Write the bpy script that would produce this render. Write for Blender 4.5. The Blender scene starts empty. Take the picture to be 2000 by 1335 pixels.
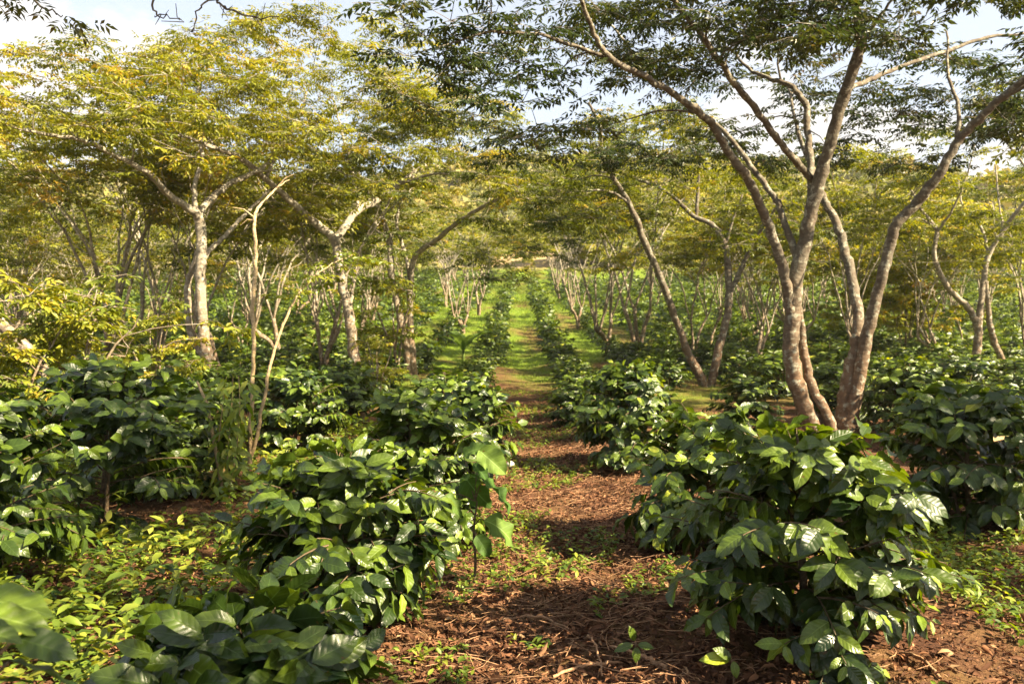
import bpy, math
import numpy as np
from mathutils import Vector, Matrix, Euler

R = np.random.default_rng
sc = bpy.context.scene
COL = sc.collection
F_PX = 1600.0
EYE = np.array([0.0, 0.0, 1.5])
PITCH = math.atan(27.5 / F_PX)
YAW = math.atan(17.0 / F_PX)

# ------------------------------------------------------------------ terrain
def softplus(t):
    return np.log1p(np.exp(-np.abs(t))) + np.maximum(t, 0)

def H(x, y):
    x = np.asarray(x, float); y = np.asarray(y, float)
    z = 0.115 * 6 * (softplus((y - 30) / 6) - softplus((y - 205) / 6))
    hill = 0.17 + 0.03 * np.sin(x * 0.03 + 0.6) + 0.015 * np.sin(x * 0.071 + 2)
    z = z + hill * 10 * (softplus((y - 102) / 10) - softplus((y - 205) / 10))
    w = np.clip((y - 25) / 30, 0, 1)
    z = z + w * (0.35 * np.sin(x * 0.11 + y * 0.05) + 0.2 * np.sin(x * 0.21 - y * 0.13 + 1))
    near = 0.018 * np.sin(x * 3.1 + 0.4 * y) + 0.016 * np.sin(y * 2.3 - x) + 0.012 * np.sin(x * 7.3 + y * 5.1) + 0.01 * np.sin(x * 11.7 - y * 9.3 + 1)
    ridge = 0.03 * np.cos((x - 0.2) / 2.05 * 2 * math.pi)
    return z + near - ridge * (1 - w)

# camera basis
cy, sy_, cp, sp = math.cos(YAW), math.sin(YAW), math.cos(PITCH), math.sin(PITCH)
FWD = np.array([-sy_ * cp, cy * cp, -sp])
RGT = np.array([cy, sy_, 0.0])
UPV = np.cross(RGT, FWD)

def P(px, py, Y):
    d = FWD + RGT * ((px - 1000) / F_PX) + UPV * ((667.5 - py) / F_PX)
    return EYE + d * (Y / d[1])

def G(px, d):
    """ground point at distance d under photo column px"""
    x = P(px, 640, d)[0]
    return np.array([x, d, float(H(x, d))])

# ------------------------------------------------------------------ mesh helpers
def mesh_from(name, V, faces, mats, tone=None, uv=None, smooth=True, midx=None):
    """faces: list of int arrays (n,k)"""
    me = bpy.data.meshes.new(name)
    V = np.asarray(V, np.float32)
    faces = [np.asarray(f, np.int32) for f in faces if len(f)]
    nl = sum(f.size for f in faces); nf = sum(len(f) for f in faces)
    me.vertices.add(len(V)); me.vertices.foreach_set('co', V.ravel())
    me.loops.add(nl); me.polygons.add(nf)
    li = np.concatenate([f.ravel() for f in faces])
    tot = np.concatenate([np.full(len(f), f.shape[1], np.int32) for f in faces])
    st = np.concatenate([[0], np.cumsum(tot)[:-1]]).astype(np.int32)
    me.loops.foreach_set('vertex_index', li)
    me.polygons.foreach_set('loop_start', st)
    me.polygons.foreach_set('loop_total', tot)
    if midx is not None: me.polygons.foreach_set('material_index', np.asarray(midx, np.int32))
    me.polygons.foreach_set('use_smooth', np.full(nf, smooth, bool))
    for m in (mats if isinstance(mats, (list, tuple)) else [mats]): me.materials.append(m)
    if tone is not None:
        a = me.attributes.new('tone', 'FLOAT', 'POINT'); a.data.foreach_set('value', np.asarray(tone, np.float32))
    if uv is not None:
        l = me.uv_layers.new(name='UVMap'); l.data.foreach_set('uv', np.asarray(uv, np.float32)[li].ravel())
    me.update(calc_edges=True)
    return me

def link(name, me, parent=None, loc=None):
    o = bpy.data.objects.new(name, me); COL.objects.link(o)
    if parent is not None: o.parent = parent
    if loc is not None: o.location = [float(c) for c in loc]
    return o

def tag(o, label=None, cat=None, group=None, kind=None):
    if label: o['label'] = label
    if cat: o['category'] = cat
    if group: o['group'] = group
    if kind: o['kind'] = kind
    return o

def empty(name, loc, rz=0.0, scale=1.0):
    o = bpy.data.objects.new(name, None); COL.objects.link(o)
    o.location = [float(c) for c in loc]; o.rotation_euler = (0, 0, rz); o.scale = (scale,) * 3
    o.empty_display_size = 0.1
    return o

def norm(a):
    return a / np.maximum(np.linalg.norm(a, axis=-1, keepdims=True), 1e-9)

class Tubes:
    def __init__(s): s.V = []; s.F = []; s.T = []; s.n = 0
    def add(s, pts, rad, sides=6, tone=0.5, cap=True):
        pts = np.asarray(pts, float); n = len(pts)
        rad = np.broadcast_to(np.asarray(rad, float), (n,))
        tan = norm(np.gradient(pts, axis=0))
        ref = np.array([0, 0, 1.0]) if abs(tan[0][2]) < 0.9 else np.array([1.0, 0, 0])
        a = norm(np.cross(tan[0], ref)); A = []
        for i in range(n):
            a = a - tan[i] * np.dot(a, tan[i]); a = a / max(np.linalg.norm(a), 1e-9); A.append(a)
        A = np.array(A); B = np.cross(tan, A)
        th = np.linspace(0, 2 * math.pi, sides, endpoint=False)
        ring = A[:, None] * np.cos(th)[None, :, None] + B[:, None] * np.sin(th)[None, :, None]
        V = pts[:, None] + ring * rad[:, None, None]
        i = np.arange(n - 1)[:, None] * sides; j = np.arange(sides)[None]; j2 = (j + 1) % sides
        Fq = np.stack([i + j, i + j2, i + sides + j2, i + sides + j], -1).reshape(-1, 4)
        s.V.append(V.reshape(-1, 3)); s.F.append(Fq + s.n); s.T.append(np.full(n * sides, tone)); 
        base = s.n; s.n += n * sides
        if cap and rad[-1] > 0.012:
            s.V.append(pts[-1:] + tan[-1:] * rad[-1] * 0.4); s.T.append([tone])
            e = base + (n - 1) * sides
            jj = np.arange(sides); 
            s.F.append(np.stack([e + jj, e + (jj + 1) % sides, np.full(sides, s.n), np.full(sides, s.n)], -1)[:, :3].repeat(1, 0) if False else
                       np.stack([e + jj, e + (jj + 1) % sides, np.full(sides, s.n)], -1))
            s.n += 1
    def mesh(s, name, mat):
        V = np.concatenate(s.V); q = [f for f in s.F if f.shape[1] == 4]; t = [f for f in s.F if f.shape[1] == 3]
        fs = [np.concatenate(q)] + ([np.concatenate(t)] if t else [])
        return mesh_from(name, V, fs, mat, tone=np.concatenate(s.T))

def smooth_line(pts, rad, per=5, wob=0.0, rng=None):
    """Catmull-Rom through pts"""
    pts = np.asarray(pts, float); rad = np.asarray(rad, float)
    e = np.vstack([2 * pts[0] - pts[1], pts, 2 * pts[-1] - pts[-2]])
    out = []; ro = []
    for i in range(len(pts) - 1):
        p0, p1, p2, p3 = e[i:i + 4]
        for t in np.arange(per) / per:
            out.append(0.5 * (2 * p1 + (p2 - p0) * t + (2 * p0 - 5 * p1 + 4 * p2 - p3) * t * t + (3 * p1 - p0 - 3 * p2 + p3) * t ** 3))
            ro.append(rad[i] * (1 - t) + rad[i + 1] * t)
    out.append(pts[-1]); ro.append(rad[-1])
    out = np.array(out); ro = np.array(ro)
    if wob and rng is not None:
        nz = rng.normal(size=out.shape) * wob; nz[0] = 0
        out = out + nz; ro = ro * (1 + rng.normal(size=len(ro)) * 0.05)
    return out, ro

# leaf blades: a small curved grid each
def blades(base, Fv, Up, L, kap, tone, nu=3, nv=6, asp=0.21, fold=0.25, quilt=0.0, wave=0.0, rng=None, blunt=0.75, veins=6):
    base = np.asarray(base, float); N = len(base)
    Fv = norm(np.asarray(Fv, float)); Up = np.asarray(Up, float)
    S = norm(np.cross(Fv, Up)); Up = np.cross(S, Fv)
    L = np.broadcast_to(L, (N,)).astype(float); kap = np.maximum(np.broadcast_to(kap, (N,)).astype(float), 0.02)
    v = np.linspace(0, 1, nv); u = np.linspace(-1, 1, nu)
    w = np.power(np.clip(4 * v * (1 - v), 0, 1), blunt) * (1.18 - 0.42 * v) * np.where(v > 0.72, 1 - 1.5 * (v - 0.72), 1)
    w[0] = 0.03; w[-1] = 0.012
    th = kap[:, None] * v[None]
    fx = np.sin(th) / kap[:, None]; dz = (1 - np.cos(th)) / kap[:, None]
    T = Fv[:, None] * fx[..., None] - Up[:, None] * dz[..., None]
    Nn = Fv[:, None] * np.sin(th)[..., None] + Up[:, None] * np.cos(th)[..., None]
    ww = w * asp
    z = fold * np.abs(u)[None] * ww[:, None]                      # (nv,nu)
    z = np.broadcast_to(z, (N, nv, nu)).copy()
    if rng is not None:
        z *= rng.uniform(0.4, 1.5, (N, 1, 1))
        if quilt:
            z += quilt * np.cos(2 * math.pi * veins * (v[:, None] - 0.16 * np.abs(u)[None]))[None] * (np.abs(u) * (1.15 - np.abs(u)))[None, None] * (w > 0.3)[None, :, None]
        if wave:
            ph = rng.uniform(0, 6.28, (N, 1, 1))
            z += wave * np.sin(2 * math.pi * 2.6 * v[None, :, None] + ph + np.sign(u)[None, None] * 0.9) * (u ** 2)[None, None] * w[None, :, None]
            tw = rng.normal(0, 0.12, (N, 1, 1)); z += tw * u[None, None] * (v ** 2)[None, :, None] * asp
    aj = rng.uniform(.8, 1.15, (N, 1, 1)) if rng is not None else np.ones((N, 1, 1))
    off = S[:, None, None] * (aj * u[None, None, :] * ww[None, :, None])[..., None]
    V = base[:, None, None] + L[:, None, None, None] * (T[:, :, None] + off + Nn[:, :, None] * z[..., None])
    k = np.arange(N)[:, None, None] * (nv * nu) + np.arange(nv - 1)[None, :, None] * nu + np.arange(nu - 1)[None, None]
    Fq = np.stack([k, k + 1, k + nu + 1, k + nu], -1).reshape(-1, 4)
    uv = np.stack(np.broadcast_arrays(u[None, :] * 0.5 + 0.5, v[:, None]), -1)
    uv = np.broadcast_to(uv, (N, nv, nu, 2)).reshape(-1, 2)
    tn = np.repeat(np.broadcast_to(tone, (N,)), nv * nu)
    return V.reshape(-1, 3), Fq, tn, uv

def diamonds(base, Fv, Up, L, asp, tone, fold=0.3):
    base = np.asarray(base); N = len(base)
    Fv = norm(Fv); S = norm(np.cross(Fv, Up)); U = np.cross(S, Fv)
    L = np.broadcast_to(L, (N,))[:, None]
    a = base; b = base + L * (Fv * 0.45 + S * asp + U * asp * fold); c = base + L * (Fv - U * 0.1); d = base + L * (Fv * 0.45 - S * asp + U * asp * fold)
    V = np.stack([a, b, c, d], 1).reshape(-1, 3)
    i = np.arange(N)[:, None] * 4
    Fq = i + np.arange(4)[None]
    return V, Fq, np.repeat(np.broadcast_to(tone, (N,)), 4)

def cat(parts):
    """join several (V,F,tone[,uv])"""
    n = 0; V = []; Fq = []; T = []; U = []
    for p in parts:
        V.append(p[0]); Fq.append(p[1] + n); T.append(p[2]); n += len(p[0])
        if len(p) > 3: U.append(p[3])
    return np.concatenate(V), np.concatenate(Fq), np.concatenate(T), (np.concatenate(U) if U else None)

# ------------------------------------------------------------------ materials
def new_mat(name):
    m = bpy.data.materials.new(name); m.use_nodes = True
    nt = m.node_tree; nt.nodes.clear()
    return m, nt, lambda t, **k: nt_new(nt, t, k)

def nt_new(nt, t, k):
    n = nt.nodes.new(t)
    for a, b in k.items():
        if a.startswith('i_'):
            key = a[2:].replace('_', ' '); n.inputs[key].default_value = b
        else: setattr(n, a, b)
    return n

def ramp(nt, stops, interp='LINEAR'):
    r = nt.nodes.new('ShaderNodeValToRGB'); r.color_ramp.interpolation = interp
    el = r.color_ramp.elements
    while len(el) > 1: el.remove(el[-1])
    for i, (p, c) in enumerate(stops):
        e = el[0] if i == 0 else el.new(p)
        e.position = p; e.color = (*c, 1)
    return r

def leaf_material(name, stops, rough=0.3, trans=0.3, veins=False, vary=0.25, spec=0.5, tgain=1.6, noise_scale=9.0):
    m, nt, N = new_mat(name); L = nt.links.new
    at = N('ShaderNodeAttribute', attribute_name='tone')
    oi = N('ShaderNodeObjectInfo')
    ob = N('ShaderNodeMath', operation='MULTIPLY_ADD'); L(oi.outputs['Random'], ob.inputs[0]); ob.inputs[1].default_value = 0.10; ob.inputs[2].default_value = -0.05
    ad = N('ShaderNodeMath', operation='ADD'); L(at.outputs['Fac'], ad.inputs[0]); L(ob.outputs[0], ad.inputs[1])
    if veins:                                            # young and yellowing leaves are blotchy
        g0 = N('ShaderNodeTexCoord'); b0 = N('ShaderNodeTexNoise'); b0.inputs['Scale'].default_value = 24; b0.inputs['Detail'].default_value = 4; L(g0.outputs['Object'], b0.inputs['Vector'])
        b1 = N('ShaderNodeMath', operation='MULTIPLY_ADD'); L(b0.outputs[0], b1.inputs[0]); b1.inputs[1].default_value = .5; b1.inputs[2].default_value = -.25
        b2 = N('ShaderNodeMath', operation='MULTIPLY'); L(b1.outputs[0], b2.inputs[0]); L(at.outputs['Fac'], b2.inputs[1])
        a0 = ad; ad = N('ShaderNodeMath', operation='ADD'); L(a0.outputs[0], ad.inputs[0]); L(b2.outputs[0], ad.inputs[1])
    r = ramp(nt, stops); L(ad.outputs[0], r.inputs[0])
    col = r.outputs[0]
    geo = N('ShaderNodeTexCoord')
    nz = N('ShaderNodeTexNoise'); nz.inputs['Scale'].default_value = noise_scale; nz.inputs['Detail'].default_value = 3
    L(geo.outputs['Object'], nz.inputs['Vector'])
    hv = N('ShaderNodeHueSaturation'); L(col, hv.inputs['Color'])
    mr = N('ShaderNodeMapRange'); L(nz.outputs[0], mr.inputs[0]); mr.inputs[1].default_value = 0.3; mr.inputs[2].default_value = 0.7
    mr.inputs[3].default_value = 1 - vary; mr.inputs[4].default_value = 1 + vary
    L(mr.outputs[0], hv.inputs['Value']); col = hv.outputs[0]
    pb = N('ShaderNodeBsdfPrincipled'); pb.inputs['Roughness'].default_value = rough
    pb.inputs['Specular IOR Level'].default_value = spec
    if veins:
        uv = N('ShaderNodeUVMap'); sx = N('ShaderNodeSeparateXYZ'); L(uv.outputs[0], sx.inputs[0])
        a1 = N('ShaderNodeMath', operation='SUBTRACT'); L(sx.outputs[0], a1.inputs[0]); a1.inputs[1].default_value = 0.5
        a2 = N('ShaderNodeMath', operation='ABSOLUTE'); L(a1.outputs[0], a2.inputs[0])          # 0..0.5 from the midrib
        v1 = N('ShaderNodeMath', operation='MULTIPLY_ADD'); L(a2.outputs[0], v1.inputs[0]); v1.inputs[1].default_value = -0.32; L(sx.outputs[1], v1.inputs[2])
        v2 = N('ShaderNodeMath', operation='MULTIPLY'); L(v1.outputs[0], v2.inputs[0]); v2.inputs[1].default_value = 7.0
        v3 = N('ShaderNodeMath', operation='PINGPONG'); L(v2.outputs[0], v3.inputs[0]); v3.inputs[1].default_value = 0.5   # 0 at a side vein, .5 between
        side = N('ShaderNodeMapRange'); L(v3.outputs[0], side.inputs[0]); side.inputs[2].default_value = 0.09; side.inputs[3].default_value = 1; side.inputs[4].default_value = 0
        mid = N('ShaderNodeMapRange'); L(a2.outputs[0], mid.inputs[0]); mid.inputs[2].default_value = 0.035; mid.inputs[3].default_value = 1; mid.inputs[4].default_value = 0
        sv = N('ShaderNodeMath', operation='MULTIPLY'); L(side.outputs[0], sv.inputs[0]); sv.inputs[1].default_value = 0.28
        mx = N('ShaderNodeMath', operation='MAXIMUM'); L(sv.outputs[0], mx.inputs[0]); L(mid.outputs[0], mx.inputs[1])
        m2 = N('ShaderNodeMath', operation='MULTIPLY'); L(mx.outputs[0], m2.inputs[0]); m2.inputs[1].default_value = 0.65
        hi = N('ShaderNodeHueSaturation'); L(col, hi.inputs['Color']); hi.inputs['Value'].default_value = 2.6; hi.inputs['Saturation'].default_value = 0.85
        mc = N('ShaderNodeMix', data_type='RGBA'); L(m2.outputs[0], mc.inputs[0]); L(col, mc.inputs[6]); L(hi.outputs[0], mc.inputs[7]); col = mc.outputs[2]
        # puckered between the side veins
        sn = N('ShaderNodeMath', operation='SMOOTH_MIN'); L(v3.outputs[0], sn.inputs[0]); sn.inputs[1].default_value = 0.4; sn.inputs[2].default_value = 0.25
        ms = N('ShaderNodeMath', operation='SUBTRACT'); L(sn.outputs[0], ms.inputs[0]); L(mid.outputs[0], ms.inputs[1])
        n2 = N('ShaderNodeTexNoise'); n2.inputs['Scale'].default_value = 60; L(geo.outputs['Object'], n2.inputs['Vector'])
        mm = N('ShaderNodeMath', operation='MULTIPLY_ADD'); L(n2.outputs[0], mm.inputs[0]); mm.inputs[1].default_value = 0.25; L(ms.outputs[0], mm.inputs[2])
        bp = N('ShaderNodeBump'); bp.inputs['Strength'].default_value = 0.35; bp.inputs['Distance'].default_value = 0.006; L(mm.outputs[0], bp.inputs['Height'])
        L(bp.outputs[0], pb.inputs['Normal'])
        # blemishes: small brown specks
        n3 = N('ShaderNodeTexNoise'); n3.inputs['Scale'].default_value = 38; n3.inputs['Detail'].default_value = 1; L(geo.outputs['Object'], n3.inputs['Vector'])
        bl = N('ShaderNodeMapRange'); L(n3.outputs[0], bl.inputs[0]); bl.inputs[1].default_value = 0.74; bl.inputs[2].default_value = 0.78
        mb = N('ShaderNodeMix', data_type='RGBA'); L(bl.outputs[0], mb.inputs[0]); L(col, mb.inputs[6]); mb.inputs[7].default_value = (0.10, 0.055, 0.015, 1); col = mb.outputs[2]
        ed = N('ShaderNodeMath', operation='MULTIPLY_ADD'); L(n3.outputs[0], ed.inputs[0]); ed.inputs[1].default_value = .22; L(a2.outputs[0], ed.inputs[2])
        eb = N('ShaderNodeMapRange'); L(ed.outputs[0], eb.inputs[0]); eb.inputs[1].default_value = .625; eb.inputs[2].default_value = .65; eb.inputs[4].default_value = .8
        mb2 = N('ShaderNodeMix', data_type='RGBA'); L(eb.outputs[0], mb2.inputs[0]); L(col, mb2.inputs[6]); mb2.inputs[7].default_value = (.13, .08, .03, 1); col = mb2.outputs[2]
        rg = N('ShaderNodeMapRange'); L(nz.outputs[0], rg.inputs[0]); rg.inputs[1].default_value = 0.3; rg.inputs[2].default_value = 0.7; rg.inputs[3].default_value = rough * 0.75; rg.inputs[4].default_value = rough * 1.4
        L(rg.outputs[0], pb.inputs['Roughness'])
    L(col, pb.inputs['Base Color'])
    tr = N('ShaderNodeBsdfTranslucent')
    tc = N('ShaderNodeHueSaturation'); L(col, tc.inputs['Color']); tc.inputs['Value'].default_value = tgain; tc.inputs['Saturation'].default_value = 1.1; tc.inputs['Hue'].default_value = 0.485
    L(tc.outputs[0], tr.inputs['Color'])
    mxs = N('ShaderNodeMixShader'); mxs.inputs[0].default_value = trans; L(pb.outputs[0], mxs.inputs[1]); L(tr.outputs[0], mxs.inputs[2])
    out = N('ShaderNodeOutputMaterial'); L(mxs.outputs[0], out.inputs[0])
    return m

def bark_material(name, low, high, lichen, scale=1.0, zmix=(0.6, 2.2), lich=0.5):
    m, nt, N = new_mat(name); L = nt.links.new
    tc = N('ShaderNodeTexCoord'); sx = N('ShaderNodeSeparateXYZ'); L(tc.outputs['Object'], sx.inputs[0])
    n1 = N('ShaderNodeTexNoise'); n1.inputs['Scale'].default_value = 7 * scale; n1.inputs['Detail'].default_value = 6; L(tc.outputs['Object'], n1.inputs['Vector'])
    zz = N('ShaderNodeMapRange'); L(sx.outputs[2], zz.inputs[0]); zz.inputs[1].default_value = zmix[0]; zz.inputs[2].default_value = zmix[1]
    za = N('ShaderNodeMath', operation='MULTIPLY_ADD'); L(n1.outputs[0], za.inputs[0]); za.inputs[1].default_value = 0.8; za.inputs[2].default_value = -0.4
    zb = N('ShaderNodeMath', operation='ADD', use_clamp=True); L(za.outputs[0], zb.inputs[0]); L(zz.outputs[0], zb.inputs[1])
    mx = N('ShaderNodeMix', data_type='RGBA'); L(zb.outputs[0], mx.inputs[0]); mx.inputs[6].default_value = (*low, 1); mx.inputs[7].default_value = (*high, 1)
    n2 = N('ShaderNodeTexNoise'); n2.inputs['Scale'].default_value = 13 * scale; n2.inputs['Detail'].default_value = 4; n2.inputs['Roughness'].default_value = 0.65; L(tc.outputs['Object'], n2.inputs['Vector'])
    lr = N('ShaderNodeMapRange'); L(n2.outputs[0], lr.inputs[0]); lr.inputs[1].default_value = 0.53; lr.inputs[2].default_value = 0.62; lr.inputs[4].default_value = lich
    m2 = N('ShaderNodeMix', data_type='RGBA'); L(lr.outputs[0], m2.inputs[0]); L(mx.outputs[2], m2.inputs[6]); m2.inputs[7].default_value = (*lichen, 1)
    n4 = N('ShaderNodeTexNoise'); n4.inputs['Scale'].default_value = 4.5 * scale; n4.inputs['Detail'].default_value = 5; n4.inputs['Roughness'].default_value = .7; L(tc.outputs['Object'], n4.inputs['Vector'])
    dk = N('ShaderNodeMapRange'); L(n4.outputs[0], dk.inputs[0]); dk.inputs[1].default_value = .5; dk.inputs[2].default_value = .62; dk.inputs[4].default_value = .62
    m4 = N('ShaderNodeMix', data_type='RGBA'); L(dk.outputs[0], m4.inputs[0]); L(m2.outputs[2], m4.inputs[6]); m4.inputs[7].default_value = (low[0] * .55, low[1] * .62, low[2] * .7, 1); m2 = m4
    mp = N('ShaderNodeMapping'); mp.inputs['Scale'].default_value = (10, 10, 20); L(tc.outputs['Object'], mp.inputs[0])
    n3 = N('ShaderNodeTexNoise'); n3.inputs['Scale'].default_value = scale; n3.inputs['Detail'].default_value = 5; L(mp.outputs[0], n3.inputs['Vector'])
    hv = N('ShaderNodeHueSaturation'); L(m2.outputs[2], hv.inputs['Color'])
    vr = N('ShaderNodeMapRange'); L(n3.outputs[0], vr.inputs[0]); vr.inputs[1].default_value = 0.3; vr.inputs[2].default_value = 0.7; vr.inputs[3].default_value = 0.68; vr.inputs[4].default_value = 1.25
    L(vr.outputs[0], hv.inputs['Value'])
    pb = N('ShaderNodeBsdfPrincipled'); pb.inputs['Roughness'].default_value = 0.85; pb.inputs['Specular IOR Level'].default_value = 0.25
    L(hv.outputs[0], pb.inputs['Base Color'])
    sm = N('ShaderNodeMath', operation='ADD'); L(n3.outputs[0], sm.inputs[0]); L(n2.outputs[0], sm.inputs[1])
    bp = N('ShaderNodeBump'); bp.inputs['Strength'].default_value = 0.7; bp.inputs['Distance'].default_value = 0.02; L(sm.outputs[0], bp.inputs['Height']); L(bp.outputs[0], pb.inputs['Normal'])
    out = N('ShaderNodeOutputMaterial'); L(pb.outputs[0], out.inputs[0])
    return m

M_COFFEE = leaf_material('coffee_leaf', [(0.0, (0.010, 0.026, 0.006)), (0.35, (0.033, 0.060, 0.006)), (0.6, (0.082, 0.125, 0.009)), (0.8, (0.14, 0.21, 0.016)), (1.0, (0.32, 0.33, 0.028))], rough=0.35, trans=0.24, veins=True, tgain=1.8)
M_COFFEE_FAR = leaf_material('coffee_leaf_plain', [(0.0, (0.011, 0.026, 0.006)), (0.35, (0.030, 0.057, 0.007)), (0.6, (0.08, 0.125, 0.010)), (0.8, (0.18, 0.23, 0.018)), (1.0, (0.40, 0.40, 0.04))], rough=0.45, trans=0.25, tgain=2.0)
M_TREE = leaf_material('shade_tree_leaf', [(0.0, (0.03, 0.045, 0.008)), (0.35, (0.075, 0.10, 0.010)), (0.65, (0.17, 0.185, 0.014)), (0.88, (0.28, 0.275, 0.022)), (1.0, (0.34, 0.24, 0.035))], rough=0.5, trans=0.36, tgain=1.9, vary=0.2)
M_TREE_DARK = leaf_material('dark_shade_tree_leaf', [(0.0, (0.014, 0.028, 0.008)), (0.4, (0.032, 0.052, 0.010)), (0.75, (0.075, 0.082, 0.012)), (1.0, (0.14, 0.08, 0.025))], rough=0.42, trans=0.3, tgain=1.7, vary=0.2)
M_TREE_FAR = leaf_material('sunlit_tone_tree_leaf', [(0.0, (0.05, 0.065, 0.010)), (0.4, (0.125, 0.145, 0.016)), (0.7, (0.23, 0.235, 0.026)), (1.0, (0.36, 0.30, 0.05))], rough=0.5, trans=0.4, tgain=1.9, vary=0.2)  # brighter copy of the tree leaf; sunlight on far crowns put into colour
M_YELLOW = leaf_material('yellowing_leaf', [(0.0, (0.05, 0.085, 0.010)), (0.5, (0.15, 0.18, 0.013)), (0.85, (0.30, 0.29, 0.022)), (1.0, (0.40, 0.26, 0.03))], rough=0.5, trans=0.35, tgain=1.6)
M_WEED = leaf_material('weed_leaf', [(0.0, (0.035, 0.08, 0.010)), (0.5, (0.13, 0.19, 0.017)), (1.0, (0.28, 0.29, 0.035))], rough=0.5, trans=0.35, tgain=1.6)
M_BROAD = leaf_material('broad_weed_leaf', [(0.0, (0.045, 0.10, 0.016)), (1.0, (0.14, 0.22, 0.04))], rough=0.6, trans=0.35, veins=True, tgain=1.5, spec=0.2)
M_GRASS = leaf_material('grass_blade', [(0.0, (0.055, 0.10, 0.008)), (0.5, (0.14, 0.235, 0.012)), (1.0, (0.28, 0.31, 0.03))], rough=0.6, trans=0.4, tgain=1.5, noise_scale=0.6)
M_LITTER = leaf_material('dry_litter', [(0.0, (0.034, 0.016, 0.009)), (0.4, (0.105, 0.048, 0.024)), (0.75, (0.24, 0.115, 0.055)), (1.0, (0.40, 0.26, 0.14))], rough=0.8, trans=0.1, tgain=1.2, spec=0.2)
M_WOOD = leaf_material('far_wood_leaf', [(0.0, (0.06, 0.08, 0.016)), (0.5, (0.18, 0.18, 0.03)), (1.0, (0.34, 0.28, 0.065))], rough=0.7, trans=0.25, noise_scale=0.15, vary=0.3)
M_BARK = bark_material('pale_bark', (0.19, 0.13, 0.08), (0.28, 0.25, 0.19), (0.46, 0.445, 0.37), zmix=(.6, 3.2), lich=.65)
M_BARK_HERO = bark_material('blotched_bark', (0.15, 0.095, 0.057), (0.125, 0.108, 0.08), (0.34, 0.335, 0.26), zmix=(0.7, 2.4), lich=0.75)  # blotchy bark, its base colour also darkened for shade under the crown
M_STEM = bark_material('coffee_stem', (0.12, 0.08, 0.045), (0.075, 0.085, 0.035), (0.15, 0.14, 0.09), scale=3)
M_PALE = bark_material('sapling_stem', (0.40, 0.28, 0.14), (0.45, 0.34, 0.19), (0.55, 0.45, 0.31), scale=2, lich=0.3)
M_STRAW = bark_material('dry_twig', (0.36, 0.20, 0.105), (0.36, 0.22, 0.12), (0.5, 0.36, 0.22), scale=3, lich=0.4)

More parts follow.
